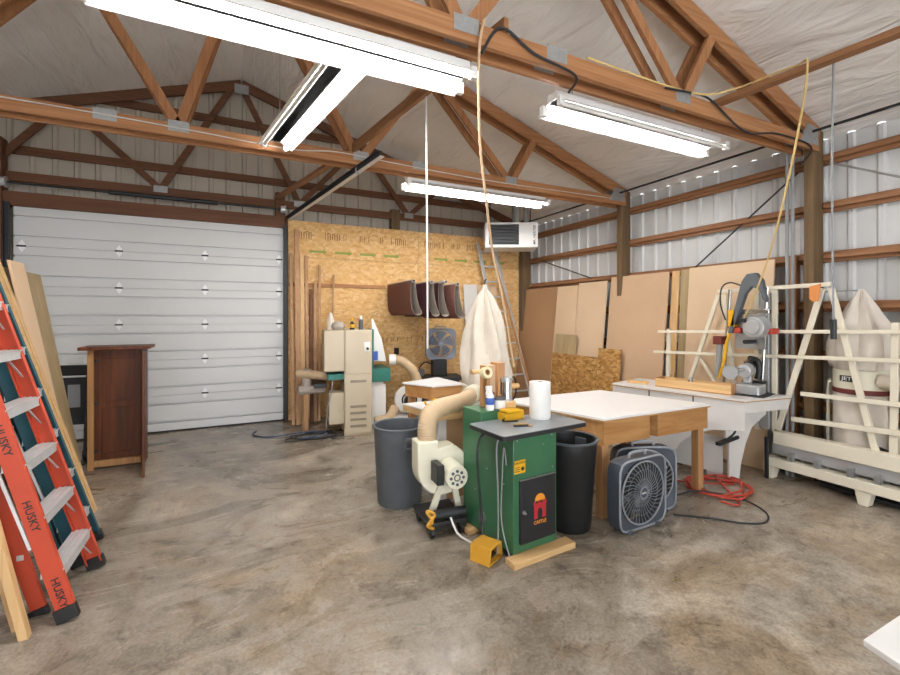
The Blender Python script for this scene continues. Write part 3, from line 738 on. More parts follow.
# white and tan sheets leaning behind the canvas bag
m = MB(); m.hull8([(3.93, 7.10, 0), (4.23, 7.10, 0), (4.23, 7.12, 0), (3.93, 7.12, 0), (3.93, 7.40, 2.27), (4.23, 7.40, 2.27), (4.23, 7.42, 2.27), (3.93, 7.42, 2.27)]); one('white_board', m, MELA, 'white board leaning on the back wall beside the sanding belts', 'board', None, .002)
m = MB(); m.hull8([(4.24, 7.08, 0), (4.66, 7.08, 0), (4.66, 7.10, 0), (4.24, 7.10, 0), (4.24, 7.39, 2.26), (4.66, 7.39, 2.26), (4.66, 7.41, 2.26), (4.24, 7.41, 2.26)]); one('tan_board', m, MDFL, 'tan board leaning on the back wall behind the canvas dust bag', 'board', None, .002)
# aluminium ladder leaning in the corner
al = thing('extension_ladder', 'aluminium ladder leaning on the back wall in the corner under the heater', 'ladder', (4.95, 6.60, 0))
pL0, pL1 = Vector((4.52, 6.62, 0)), Vector((4.24, 7.39, 3.08)); pR0, pR1 = Vector((4.97, 6.60, 0)), Vector((4.60, 7.39, 3.08))
for a, b in ((pL0, pL1), (pR0, pR1)):
    m = MB(); m.beam(a, b, .028, .075, (1, .3, 0)); part('rail', m, ALU, al, .003, True)
for i in range(1, 11):
    f = i/10.6; m = MB(); m.cyl(pL0.lerp(pL1, f), pR0.lerp(pR1, f), .016, n=10); part('rung', m, ALU, al, 0, True)
m = MB(); m.beam((4.76, 6.22, 0.0), (4.49, 7.05, 2.45), .03, .03); one('wooden_pole', m, OAKZ, 'thin orange wooden pole leaning beside the aluminium ladder', 'pole')

# ================================================================== WORKTABLES AT CENTRE LEFT
def slab(m, pts, z0, z1): m.prism(pts, XY, z0, z1)
wt = thing('worktable', 'low white topped worktable with pine edge behind the grey bin', 'table', (1.85, 3.78, 0))
P = [(1.615, 3.56), (2.26, 3.57), (2.20, 4.10), (1.50, 4.10)]
m = MB(); slab(m, P, .792, .802); part('laminate_top', m, LAMW, wt, 0, True)
m = MB(); slab(m, [(1.617, 3.562), (2.258, 3.572), (2.198, 4.098), (1.502, 4.098)], .73, .7915); part('edge_frame', m, PINEX, wt, .002, True)
m = MB(); slab(m, [(1.66, 3.60), (1.74, 3.60), (1.70, 4.06), (1.62, 4.06)], 0, .729); part('side_panel', m, MELA, wt, .002, True)
m = MB(); slab(m, [(1.742, 3.60), (2.22, 3.61), (2.17, 4.05), (1.702, 4.05)], 0, .729); part('cabinet', m, MDFD, wt, .002, True)
m = MB(); m.prism([(1.80, .22), (1.83, .36), (1.90, .43), (2.0, .46), (2.12, .46), (2.12, .22)], XZ, 3.59, 3.599); part('arched_kickboard', m, OAKX, wt, 0, True)
ut = thing('worktable', 'taller white topped worktable with oak apron behind the low one', 'table', (1.95, 4.4, 0))
m = MB(); slab(m, [(1.84, 4.14), (2.22, 4.14), (2.16, 4.72), (1.64, 4.50)], .93, .945); part('laminate_top', m, LAMW, ut, 0, True)
m = MB(); slab(m, [(1.85, 4.16), (2.20, 4.16), (2.14, 4.68), (1.67, 4.49)], .80, .929); part('apron', m, OAKX, ut, .002, True)
for x, y in ((1.86, 4.18), (2.15, 4.18), (2.10, 4.62), (1.74, 4.46)):
    m = MB(); m.box(x-.035, x+.035, y-.035, y+.035, 0, .80); part('leg', m, OAKZ, ut, .003, True)
td = thing('clamp', 'small black and yellow clamp lying on the low worktable', 'clamp', (1.70, 3.84, .802), rad(20))
m = MB(); m.box(-.08, .05, -.008, .008, 0, .02); part('bar', m, BLACK, td, .002)
m = MB(); m.box(.03, .06, -.02, .02, 0, .07); part('jaw', m, YEL, td, .004)
m = MB(); m.cyl((-.07, 0, .02), (-.09, 0, .06), .012, n=10); part('grip', m, YEL, td)

# ================================================================== CANVAS BAG COLLECTOR + BLOWER
def bag_mesh(prof, o, n=72, seed=1, amp=.05, lobes=6):
    m = MB(); rings = []; o = Vector(o); rnd = random.Random(seed)
    off = [rnd.uniform(.75, 1.25) for _ in range(lobes)]
    prof2 = []
    for (r0, z0), (r1, z1) in zip(prof, prof[1:]):
        for k in range(4): t = k/4; prof2.append((r0+(r1-r0)*t, z0+(z1-z0)*t))
    prof2.append(prof[-1]); top, bot = prof[0][1], prof[-1][1]
    for r, z in prof2:
        h = (top-z)/(top-bot); ring = []
        for i in range(n):
            a = 2*PI*i/n; u = (i/n*lobes + .22*math.sin(2.2*h+seed)) % lobes; k = int(u); fr = u-k
            tri = 1-abs(2*fr-1)*off[k]
            f = 1+amp*(tri-.5)*(1-.75*h**2)+amp*.22*math.sin(3*a+7*h+seed)*h+.012*math.sin(11*a-9*h)
            ring.append(m.bm.verts.new(o+Vector((r*f*math.cos(a), r*f*math.sin(a), z-.02*r*math.sin(4*a+seed)*h))))
        rings.append(ring)
    m.skin(rings, True); return m
dc = thing('dust_collector', 'bag dust collector with tall pointed canvas bag behind the green machine', 'dust collector', (2.55, 4.28, 0))
m = bag_mesh([(.012, 2.02), (.03, 1.96), (.08, 1.88), (.14, 1.72), (.195, 1.5), (.235, 1.25), (.265, 1.05), (.27, .95), (.255, .90)], (0, 0, 0), seed=2, amp=.55); part('filter_bag', m, CANVAS, dc)
m = MB(); m.lathe([(.25, .66), (.26, .67), (.26, .90), (.25, .91)], n=32); part('body_ring', m, CREAM, dc)
m = bag_mesh([(.25, .66), (.26, .4), (.25, .15), (.2, .10)], (0, 0, 0), seed=5, amp=.06); part('lower_bag', m, CANVASW, dc)
for a in (20, 140, 260):
    x, y = .29*math.cos(rad(a)), .29*math.sin(rad(a)); m = MB(); m.cyl((x, y, .06), (x, y, .8), .014, n=10); part('leg', m, CREAM, dc)
m = MB(); m.lathe([(.33, .03), (.34, .03), (.34, .06), (.001, .065)], n=28); part('base', m, CREAM, dc)
m = MB(); m.tube([(0, 0, 2.0), (0, 0, 2.06), (.02, 0, 2.08)], .008, 6, 4); part('hook', m, DKMET, dc)
bl = thing('dust_blower', 'cream blower with ribbed tan hose between grey bin and green machine', 'dust collector', (1.465, 3.17, 0), rad(-4))
m = MB()
cx_, cz_ = .035, .47
vol = [(-.19, .49)]
for i in range(28): a = rad(180+250*i/27); r = .225-.04*(i/27); vol.append((cx_+r*math.cos(a), cz_+r*math.sin(a)))
vol += [(-.02, .63), (-.02, .69), (-.19, .69)]
m.prism(vol, XZ, -.05, .12); part('volute', m, CREAM, bl, .012)
m = MB(); m.cyl((.055, -.05, .47), (.055, -.22, .455), .088, n=24)
m.lathe([(.05, 0), (.086, .0), (.089, .02)], (.055, -.222, .455), 20, Matrix.Rotation(rad(90), 3, 'X')); part('motor', m, CREAM, bl, .006)
m = MB()
for i in range(8): a = 2*PI*i/8; m.cyl((.055+.05*math.cos(a), -.219, .455+.05*math.sin(a)), (.055+.05*math.cos(a), -.248, .455+.05*math.sin(a)), .012, n=8)
m.torus((.055, -.244, .455), (1, 0, 0), (0, 0, 1), .022, .005, 16); part('motor_vent', m, GREYP, [c for c in bl.children if c.name.startswith('motor')][0])
m = MB(); m.box(-.09, -.035, -.21, -.06, .40, .55); part('switch_box', m, BLACK, bl, .006)
m = MB(); m.beam((-.10, -.06, .10), (.0, -.06, .36), .03, .05); m.beam((.15, -.06, .10), (.1, -.06, .36), .03, .05); part('bracket', m, CREAM, bl, .004)
m = MB(); m.box(-.16, .16, -.20, .18, .095, .125); part('base_plate', m, BLACKM, bl, .006)
m = MB(); m.cyl((-.10, -.17, .17), (.15, -.17, .17), .035, n=16); part('capacitor', m, DKMET, bl)
for sx in (-.12, .12):
    for sy in (-.16, .14):
        m = MB(); m.cyl((sx-.012, sy, .04), (sx+.012, sy, .04), .04, n=14); m.box(sx-.03, sx+.03, sy-.03, sy+.03, .06, .10); part('caster', m, BLACK, bl)
m = MB(); m.tube([(-.16, -.18, .10), (-.13, -.21, .15), (-.17, -.19, .22), (-.11, -.20, .19), (-.17, -.22, .13), (-.12, -.20, .09)], .012, 8, 5); part('coiled_cord', m, YELO, bl)
m = MB(); m.tube([(.02, -.19, .15), (.05, -.25, .05), (.10, -.30, .012), (.12, -.36, .012)], .008, 6, 5); part('cord', m, WHITE, bl)
m = MB()
path = [(1.385, 3.22, .67), (1.386, 3.22, .78), (1.43, 3.25, .875), (1.53, 3.30, .905), (1.70, 3.39, .905), (1.88, 3.53, .895), (2.10, 3.80, .885)]
m.tube(path, lambda t: 0.076+.0018*math.sin(t*260), 18, 24); part('ribbed_hose', m, HOSE, bl, 0, True)
m = MB(); m.cyl((2.06, 3.75, .888), (2.22, 3.94, .88), .086, n=18); part('inlet_collar', m, CREAM, bl, 0, True)
m = MB(); m.cyl((2.21, 3.93, .88), (2.36, 4.09, .82), .07, n=18); part('inlet_pipe', m, CREAM, bl, 0, True)

# ================================================================== BINS
def bin_(name, label, loc, rb, rt, h, mat, rim):
    t = thing(name, label, 'trash can', loc, rad(20))
    m = MB(); th = .008
    prof = [(.001, .0), (rb, 0), (rb+.01, .02), (rb+(rt-rb)*.8, h*.80), (rb+(rt-rb)*.81, h*.80+.001), (rt-.004, h-.03), (rt-.004, h), (rt-.016, h), (rt-.02, h-.04), (rb+(rt-rb)*.75-th, h*.78), (rb-th, .012), (.001, .010)]
    m.lathe(prof, n=44); part('body', m, mat, t)
    m = MB(); m.torus((0, 0, h-.004), (1, 0, 0), (0, 1, 0), rt+.001, .010, 44, 8); part('rim', m, rim, t)
    return t
b1 = bin_('trash_can', 'grey round plastic trash can beside the tan blower hose', (1.345, 3.76, 0), .185, .232, .69, GREYP, GREYP)
for a in (-104, 76):
    a = rad(a); c = Vector((math.cos(a), math.sin(a), 0)); tt = Vector((-c.y, c.x, 0))
    m = MB(); r = .239
    for s in (-1, 1): m.beam(c*(r-.02)+tt*(.062*s)+Vector((0, 0, .57)), c*(r+.016)+tt*(.062*s)+Vector((0, 0, .57)), .02, .10)
    m.beam(c*(r+.008)+tt*-.07+Vector((0, 0, .61)), c*(r+.008)+tt*.07+Vector((0, 0, .61)), .03, .03)
    m.beam(c*(r+.0)+tt*-.07+Vector((0, 0, .53)), c*(r+.0)+tt*.07+Vector((0, 0, .53)), .03, .02)
    part('handle', m, GREYP, b1, .003)
b2 = bin_('trash_can', 'black round plastic trash can between green machine and oak table', (2.40, 2.72, 0), .155, .215, .70, BLACK, GREYP)
m = MB(); m.box(.185, .215, -.05, .05, .56, .66); part('handle', m, GREYP, b2, .004)

# ================================================================== GREEN MACHINE
A5 = rad(5)
gm = thing('cabinet_machine', 'green cabinet machine with grey table and black door', 'machine', (1.70, 2.48, .045), A5)
m = MB(); m.box(0, .40, 0, .62, 0, .80); part('cabinet', m, GREEN, gm, .006)
m = MB(); m.prism(rrect(-.13, .66, -.06, .36, .03), XY, .80, .83); part('table', m, BLACKM, gm, .003)
m = MB(); m.prism(rrect(-.127, .657, -.057, .357, .03), XY, .8302, .8335); part('table_laminate', m, GTAB, gm)
m = MB(); m.box(-.004, .34, .37, .625, .55, .90); part('upper_housing', m, GREEN, gm, .006)
m = MB(); m.box(.05, .375, -.018, 0, .06, .50); part('door', m, BLACKM, gm, .004)
d_ = gm.children[-1]
m = MB(); m.box(.047, .378, -.021, -.001, .497, .503); part('door_top_edge', m, STEEL, d_)
RX_ = plain('logo_red', 'b42a33', .5); OR_ = plain('logo_orange', 'e2922a', .5)
m = MB(); lx, lz = .225, .27
tw = [(-.055, -.06), (-.055, .035), (-.06, .035), (-.06, .06), (-.04, .06), (-.04, .045), (-.02, .045), (-.02, .06), (.0, .06), (.0, .045), (.02, .045), (.02, .06), (.04, .06), (.04, .045), (.045, .06), (.06, .06), (.06, .035), (.055, .035), (.055, -.06), (.022, -.06), (.022, -.015), (.012, .01), (-.012, .01), (-.022, -.015), (-.022, -.06)]
m.prism([(lx+u, lz+v) for u, v in tw], XZ, -.0195, -.0178); part('castle_emblem', m, RX_, d_, flat=True)
m = MB(); m.prism([(lx+.048*math.cos(rad(a)), lz+.062+.05*math.sin(rad(a))) for a in range(0, 181, 20)], XZ, -.0195, -.0178); part('sun_emblem', m, OR_, d_, flat=True)
text('door_lettering', 'CASTLE', .034, OR_, d_, frame((lx, -.0188, lz-.088), (1, 0, 0), (0, 0, 1)))
m = MB(); m.lathe([(.012, 0), (.012, .012), (.006, .015)], (.075, -.018, .28), 12, Matrix.Rotation(rad(90), 3, 'X')); m.beam((.06, -.03, .29), (.09, -.03, .27), .008, .01); part('door_latch', m, STEEL, d_)
m = MB(); m.box(.008, .105, -.0025, -.0005, .545, .635); part('caution_label', m, YEL, gm)
cl_ = gm.children[-1]
text('label_lettering', 'CAUTION', .021, BLACK, cl_, frame((.056, -.003, .617), (1, 0, 0), (0, 0, 1)))
m = MB(); m.lathe([(.001, 0), (.014, 0), (.014, .001), (.001, .001)], (.08, -.003, .575), 12, Matrix.Rotation(rad(90), 3, 'X')); m.box(.014, .055, -.0035, -.002, .585, .589); m.box(.014, .055, -.0035, -.002, .572, .576); m.box(.014, .055, -.0035, -.002, .559, .563); part('label_marks', m, BLACK, cl_)
m = MB()
for x, z in ((.27, .71), (.27, .72), (.36, .54), (.03, .77), (.35, .77)): m.cyl((x, 0, z), (x, -.006, z), .006, n=8)
for y, z in ((.1, .45), (.3, .5), (.45, .3)): m.cyl((0, y, z), (-.006, y, z), .006, n=8)
part('screw', m, STEEL, gm)
m = MB(); m.lathe([(.001, 0), (.05, 0), (.05, .004), (.001, .004)], (0, .37, .12), 20, Matrix.Rotation(rad(-90), 3, 'Y')); part('cover_disc', m, STEEL, gm)
m = MB(); m.tube([(-.015, .12, .79), (-.05, .12, .70), (-.03, .13, .4), (-.02, .14, .12), (-.06, .10, -.02)], .006, 6, 5); part('thin_line', m, CORDG, gm)
m = MB(); m.tube([(-.02, .05, .60), (-.04, .05, .72), (-.03, .08, .55), (-.03, .09, .2), (-.05, -.02, .02)], .005, 6, 5); part('thin_line', m, CORDG, gm)
m = MB(); m.tube([(.0, .25, .78), (-.10, .24, .76), (-.13, .24, .62), (-.10, .25, .35), (-.08, .25, .12), (-.13, .2, -.035), (-.18, .18, -.03)], .009, 8, 6); part('air_hose', m, CORDB, gm)
for y, nm in ((-.04, 'front'), (.50, 'rear')):
    a = ROOT[gm] @ Vector((-.06, y, 0)); b_ = ROOT[gm] @ Vector((.50, y+.0, 0))
    m = MB(); m.beam((a.x, a.y, .0215), (b_.x, b_.y, .0215), .10, .043); one('wood_block', m, PINEX, '%s pine board lying under the green machine' % nm, 'board', None, .003)
# attachments on top of it
def GL(x, y, z): v = ROOT[gm] @ Vector((x, y, z)); return v
TZ0 = .045+.8335
cf = thing('drilling_jig', 'wooden jig with air cylinder standing on the green machine', 'jig', GL(.155, .50, .90), A5)
m = MB(); m.box(-.045, -.015, -.05, .05, 0, .33); part('upright', m, OAKZ, cf, .003)
m = MB(); m.box(.06, .13, -.05, .05, 0, .35); part('upright', m, OAKZ, cf, .003)
m = MB(); m.box(-.015, .06, -.02, .05, .02, .33); part('back_board', m, MDF, cf, .003)
m = MB(); m.box(.085, .105, -.055, -.05, .10, .22); part('slot', m, BLACK, cf)
m = MB(); m.cyl((-.18, -.03, .29), (.0, -.03, .29), .016, n=14); m.cyl((-.18, -.03, .29), (-.15, -.03, .29), .02, n=14); part('dowel', m, PINEX, cf)
m = MB(); m.cyl((.11, -.08, .16), (.24, -.08, .16), .02, n=14); part('dowel', m, PINEX, cf)
m = MB(); m.tube([(.02, -.05, .12), (-.02, -.1, .05), (-.03, -.09, .0)], .007, 6, 5); part('air_line', m, MAROON, cf)
v = GL(.10, .42, .90)
tr = thing('tape_roll', 'cream tape roll hung on the wooden jig dowel', 'tape', (v.x-.02, v.y, v.z+.27), A5)
m = MB(); R3 = Matrix.Rotation(rad(75), 3, 'X'); m.lathe([(.024, -.022), (.045, -.022), (.045, .022), (.024, .022), (.024, -.022)], (0, 0, .015), 24, R3); part('tape', m, TAPE, tr)
m = MB(); m.lathe([(.019, -.021), (.0235, -.021), (.0235, .021), (.019, .021), (.019, -.021)], (0, 0, .015), 20, R3); part('core', m, MDFD, tr)
v = GL(.10, .40, .90)
sb = thing('spray_bottle', 'clear spray bottle with blue label on the green machine', 'bottle', v, 0)
m = MB(); m.lathe([(.03, 0), (.033, .01), (.033, .11), (.015, .14), (.014, .155)], n=18); part('body', m, WHITE, sb)
m = MB(); m.lathe([(.0335, .045), (.034, .046), (.034, .095), (.0335, .096)], n=18); part('label_band', m, BLUE, sb)
m = MB(); m.box(-.035, .015, -.012, .012, .155, .185); m.beam((-.025, 0, .155), (-.035, 0, .12), .012, .012); part('trigger_head', m, WHITE, sb, .003)
v = GL(.20, .41, .90)
cp = thing('cup', 'white plastic tub with dark lid beside the silver cylinder', 'tub', v)
m = MB(); m.lathe([(.04, 0), (.045, .005), (.048, .07), (.044, .075)], n=22); part('body', m, WHITE, cp)
m = MB(); m.lathe([(.05, .07), (.05, .085), (.001, .088)], n=22); part('lid', m, GREYP, cp)
v = GL(.285, .43, .90)
cy = thing('air_cylinder', 'brushed silver air cylinder standing by the paper roll', 'cylinder', v)
m = MB(); m.box(-.055, .055, -.05, .05, 0, .05); part('mount', m, PINEX, cy, .003)
m = MB(); m.cyl((0, 0, .05), (0, 0, .20), .042, n=24); part('barrel', m, CHROME, cy)
m = MB(); m.cyl((0, 0, .20), (0, 0, .235), .046, n=24); m.cyl((0, 0, .05), (0, 0, .07), .046, n=24); part('end_cap', m, SILV, cy)
m = MB(); m.tube([(.03, 0, .22), (.09, .02, .22), (.11, .03, .1), (.08, .05, .02)], .007, 6, 5); part('air_line', m, DKMET, cy)
v = GL(.225, .315, .8335)
yb = thing('foot_pedal', 'yellow foot pedal lying on the grey table of the green machine', 'pedal', v, A5)
m = MB(); m.box(-.08, .10, -.05, .05, .0, .055); part('base', m, YEL, yb, .006)
m = MB(); m.beam((-.08, -.02, .075), (.09, -.01, .062), .09, .02); part('treadle', m, YEL, yb, .005)
m = MB(); m.tube([(-.07, -.03, .02), (-.12, -.07, .012), (-.02, -.12, .012)], .006, 6, 5); part('cord', m, BLACK, yb)
v = GL(.445, .22, .8335)
pt = thing('paper_towel_roll', 'white paper towel roll standing on the grey table', 'paper towels', v)
m = MB(); m.lathe([(.022, 0), (.079, 0), (.081, .004), (.081, .276), (.079, .28), (.022, .28), (.022, 0)], n=36); part('paper', m, WHITE, pt)
m = MB(); m.lathe([(.018, .001), (.0215, .001), (.0215, .279), (.018, .279), (.018, .001)], n=24); part('core', m, MDFD, pt)
v = GL(.15, .09, .8335)
pn = thing('utility_knife', 'black and yellow utility knife lying on the grey table', 'knife', v, rad(-14))
m = MB(); m.beam((-.06, 0, .008), (.05, 0, .008), .018, .016); part('grip', m, BLACK, pn, .003)
m = MB(); m.beam((-.055, -.0, .0175), (.045, -.0, .0175), .012, .004); m.beam((.05, 0, .007), (.085, -.006, .007), .014, .004); part('blade', m, YELO, pn)
# floor pedal guard
fp = thing('foot_pedal', 'ochre foot pedal guard on the floor before the green machine', 'pedal', (1.565, 2.60, 0), rad(28))
m = MB()
m.hull8([(-.085, -.075, 0), (.085, -.075, 0), (.085, .085, 0), (-.085, .085, 0), (-.085, -.075, .012), (.085, -.075, .012), (.085, .085, .012), (-.085, .085, .012)])
for s in (-1, 1): m.hull8([(s*.085-.006, -.075, 0), (s*.085+.006, -.075, 0), (s*.085+.006, .085, 0), (s*.085-.006, .085, 0), (s*.066-.006, -.075, .11), (s*.066+.006, -.075, .11), (s*.066+.006, .085, .11), (s*.066-.006, .085, .11)])
m.box(-.072, .072, -.075, .085, .10, .112); m.box(-.085, .085, .073, .085, .0, .105); part('guard', m, YELO, fp, .004)
m = MB(); m.beam((0, -.05, .03), (0, .07, .05), .09, .018); part('treadle', m, BLACK, fp, .004)
m = MB(); m.tube([(.04, .085, .02), (.10, .10, .01), (.14, .0, .01), (.10, -.10, .01)], .006, 6, 5); part('cord', m, CORDB, fp)

# ================================================================== OAK TABLE
ot = thing('oak_table', 'large white topped table with oak aprons and leg in mid room', 'table', (3.2, 3.15, 0))
TOP = [(2.70, 2.65), (4.06, 2.65), (3.71, 3.70), (2.38, 3.70)]
m = MB(); slab(m, TOP, .812, .832); part('top', m, LAMW, ot, .003, True)
m = MB(); slab(m, [(a+(-.002 if a < 3.2 else .002), b+(-.002 if b < 3 else .002)) for a, b in TOP], .800, .8118); part('top_edge', m, EDGE, ot, 0, True)
m = MB(); m.prism([(2.72, 2.67), (3.26, 2.67), (3.17, 2.95), (2.64, 2.95)], XY, .60, .7995); part('drawer_box', m, OAKX, ot, .003, True)
m = MB(); m.prism([(3.36, 2.67), (4.05, 2.67), (3.96, 2.95), (3.27, 2.95)], XY, .60, .7995); part('drawer_box', m, OAKX, ot, .003, True)
m = MB(); slab(m, [(2.63, 2.96), (3.92, 2.96), (3.70, 3.66), (2.43, 3.66)], .62, .7995); part('apron', m, OAKX, ot, .003, True)
for x, y, z in ((2.745, 2.715, .60), (3.965, 2.715, .60), (2.56, 3.55, .62), (3.62, 3.55, .62), (3.33, 3.0, .62)):
    m = MB(); m.box(x-.037, x+.037, y-.037, y+.037, 0, z); part('leg', m, OAKZ, ot, .004, True)

# ================================================================== RIGHT BENCH
bn = thing('white_bench', 'white melamine bench with curved leg panels along the right wall', 'bench', (4.55, 3.15, 0))
F1, F2, B2, B1 = Vector((4.033, 3.83, 0)), Vector((4.346, 2.50, 0)), Vector((4.985, 2.43, 0)), Vector((4.66, 3.98, 0))
m = MB(); m.prism([tuple(v[:2]) for v in (F1, F2, B2, B1)], XY, .85, .87); part('top', m, MELA, bn, .002, True)
m = MB(); m.prism([tuple((v+d)[:2]) for v, d in ((F1, Vector((-.002, 0, 0))), (F2, Vector((-.002, -.003, 0))), (B2, Vector((.002, -.003, 0))), (B1, Vector((.002, .0, 0))))], XY, .842, .8498); part('top_edge', m, EDGE, bn, 0, True)
fd = (F2-F1).normalized(); L = (F2-F1).length; nrm = Vector((-fd.y, fd.x, 0));
if nrm.x < 0: nrm = -nrm
def onf(u, v, w): p = F1+fd*u+nrm*(w+.012); return (p.x, p.y, v)
arch = [(0, 0), (.28, 0), (.28, .05), (.42, .05), (.42, 0), (.60, 0)]
for i in range(9): a = rad(90*i/8); arch.append((.60+.0+(L-.60)*math.sin(a)*.98, .0+.60*(1-math.cos(a))))
fr = [(0, 0), (.62, 0), (.66, .15), (.76, .32), (.90, .45), (1.08, .53), (L-.005, .57), (L-.005, .842), (0, .842)]
m = MB(); m.prism(fr, onf, 0, .018); part('front_panel', m, MELA, bn, .001, True)
for u in (.44, .90):
    m = MB(); m.prism([(u-.006, .58), (u+.006, .58), (u+.006, .84), (u-.006, .84)], onf, -.004, -.0005); part('seam', m, DKMET, bn, 0, True)
ed = (B2-F2).normalized(); EL = (B2-F2).length; en = Vector((-ed.y, ed.x, 0))
def one_(u, v, w): p = F2+ed*u+en*(w+.015); return (p.x, p.y, v)
m = MB(); m.prism([(.01, .735), (EL-.01, .735), (EL-.01, .842), (.01, .842)], one_, 0, .018); part('end_apron', m, MELA, bn, .001, True)
lg = [(.10, 0), (.24, 0), (.27, .18), (.33, .36), (.42, .52), (EL-.01, .64), (EL-.01, .842), (.05, .842), (.05, .45), (.10, .40)]
m = MB(); m.prism(lg, one_, .22, .24); part('leg_panel', m, MELA, bn, .001, True)
m = MB(); m.prism([(.10, 0), (.24, 0), (.27, .18), (.33, .36), (.42, .52), (EL-.01, .64), (EL-.01, .842), (.05, .842)], one_, 1.1, 1.12); part('leg_panel', m, MELA, bn, .001, True)
def ins(u, v, w): p = F1+fd*u+nrm*(w+.22); return (p.x, p.y, v)
m = MB(); m.prism([(.25, 0), (.55, 0), (.55, .05), (.95, .05), (.95, 0), (1.10, 0), (1.10, .42), (.25, .42)], ins, 0, .018); part('stretcher_panel', m, MELA, bn, .001, True)
m = MB(); p = F2+ed*.12+en*.20
m.tube([(p.x, p.y, .70), (p.x+.06, p.y+.0, .66), (p.x+.05, p.y+.02, .5), (p.x-.05, p.y+.03, .44), (p.x-.12, p.y+.04, .42)], .010, 8, 6); part('power_cord', m, CORDB, bn, 0, True)
m = MB(); m.beam((p.x-.2, p.y+.04, .40), (p.x+.10, p.y+.03, .44), .05, .035); part('power_strip', m, BLACK, bn, .006, True)
# wooden tray on the bench
def BP(u, w, z=.87): q = F1+fd*u+nrm*w; return (q.x, q.y, z)
ang = math.atan2(fd.y, fd.x)
ty = thing('wooden_tray', 'long open oak tray of tools on the white bench', 'tray', BP(.84, .26), ang)
m = MB(); m.box(-.40, .36, -.11, .11, 0, .012); part('bottom', m, OAKX, ty)
for y in (-.11, .098):
    m = MB(); m.box(-.40, .36, y, y+.012, .012, .095); part('long_side', m, PINEX, ty, .002)
for x in (-.40, .348):
    m = MB(); m.box(x, x+.012, -.098, .098, .012, .105); part('end', m, OAKZ, ty, .002)
for (u, lab, mt, rr_, hh) in ((-.08, 'small black and silver tool head lying in the oak tray', BLACK, .03, .07), (.02, 'round white tape roll in the oak tray', WHITE, .034, .03)):
    m = MB(); m.cyl((0, 0, 0), (.02, .015, hh), rr_, rr_*.8, n=18)
    c_ = ROOT[ty] @ Vector((u, .03, .0125)); m.bm.verts.ensure_lookup_table()
    for v_ in m.bm.verts: v_.co += c_
    o = one('tape_roll' if mt is WHITE else 'tool_head', m, mt, lab, 'tool')
    m = MB(); m.cyl((c_.x, c_.y, c_.z+hh*.5), (c_.x+.03, c_.y+.01, c_.z+hh*1.5), rr_*.55, n=12); part('core', m, STEEL if mt is BLACK else GREYP, o, 0, True)
m = MB(); m.beam(BP(.10, .20, .885), BP(.32, .22, .885), .09, .03); one('scrap_block', m, PINEX, 'pale scrap board lying on the bench left of the tray', 'board', None, .003)
# miter saw
ms = thing('miter_saw', 'small silver and black miter saw on the end of the white bench', 'saw', (4.73, 2.68, .87), ang+rad(90))
ms.scale = (1.18, 1.18, 1.18)
m = MB(); m.box(-.16, .16, -.15, .15, 0, .005); part('mat', m, DKMET, ms)
m = MB(); m.prism(rrect(-.10, .10, -.10, .10, .02), XY, .005, .085); part('base', m, SILV, ms, .008)
m = MB(); m.box(.101, .17, -.09, .09, .005, .105); part('front_cover', m, BLACK, ms, .01)
m = MB(); m.beam((.02, .02, .085), (.08, .02, .22), .06, .06); part('arm', m, SILV, ms, .012)
m = MB(); m.cyl((-.08, .02, .20), (.03, .02, .205), .055, .06, n=22); part('motor', m, SILV, ms, .006)
m = MB(); m.cyl((-.36, .02, .225), (-.06, .02, .215), .018, n=14); part('shaft', m, CHROME, ms)
m = MB(); m.lathe([(.001, -.02), (.055, -.02), (.06, 0), (.055, .02), (.001, .02)], (-.38, .02, .215), 24, Matrix.Rotation(rad(90), 3, 'Y')); part('wheel', m, SILV, ms)
m = MB(); m.tube([(.08, .02, .30), (.13, -.02, .28), (.13, -.04, .20), (.11, -.03, .12)], .026, 10, 5); part('handle', m, BLACK, ms)
m = MB(); m.box(.08, .175, .0, .07, .17, .27); part('gear_case', m, BLACK, ms, .012)

# ================================================================== PANEL SAW
ps = thing('panel_saw', 'cream tube framed vertical panel saw standing along the right wall', 'panel saw', (5.02, 2.4, 0))
def bar(name, p, q, wd=.04, mat=CREAMS, d=.03):
    m = MB(); m.beam(p, q, d, wd, (0, 0, 1) if abs(Vector(q)[2]-Vector(p)[2]) < abs(Vector(q)[1]-Vector(p)[1])*2 else (0, 1, 0)); return part(name, m, mat, ps, .004, True)
PX = 5.02; YE = 1.25
m = MB(); m.box(PX-.06, PX+.05, YE, 2.63, .33, .46); part('upper_base_beam', m, CREAMS, ps, .006, True)
m = MB(); m.box(PX-.02, PX+.05, YE, 2.66, .22, .33); part('web_plate', m, SILV, ps, .004, True)
m = MB(); m.box(PX-.09, PX+.05, YE, 2.66, .13, .22); part('lower_base_beam', m, CREAMS, ps, .006, True)
for y in (2.42, 2.20, 1.95, 1.76, 1.58):
    m = MB(); m.box(PX-.075, PX-.02, y-.02, y+.02, .22, .30); m.cyl((PX-.08, y, .27), (PX-.06, y, .27), .025, n=12); part('roller', m, GALV, ps, 0, True)
for y in (2.62, 1.86):
    m = MB(); m.hull8([(PX-.07, y-.035, 0), (PX+.03, y-.035, 0), (PX+.03, y+.035, 0), (PX-.07, y+.035, 0), (PX-.07, y-.06, .13), (PX+.04, y-.06, .13), (PX+.04, y+.06, .13), (PX-.07, y+.06, .13)]); part('foot', m, CREAMS, ps, .006, True)
m = MB(); m.box(PX-.11, PX-.09, 2.60, 2.635, .0, .42); part('end_stop', m, DKMET, ps, .003, True)
bar('rail', (PX, 4.05, 1.19), (PX, YE, 1.305), .035)
bar('rail', (PX, 3.98, 1.46), (PX, YE, 1.545), .035)
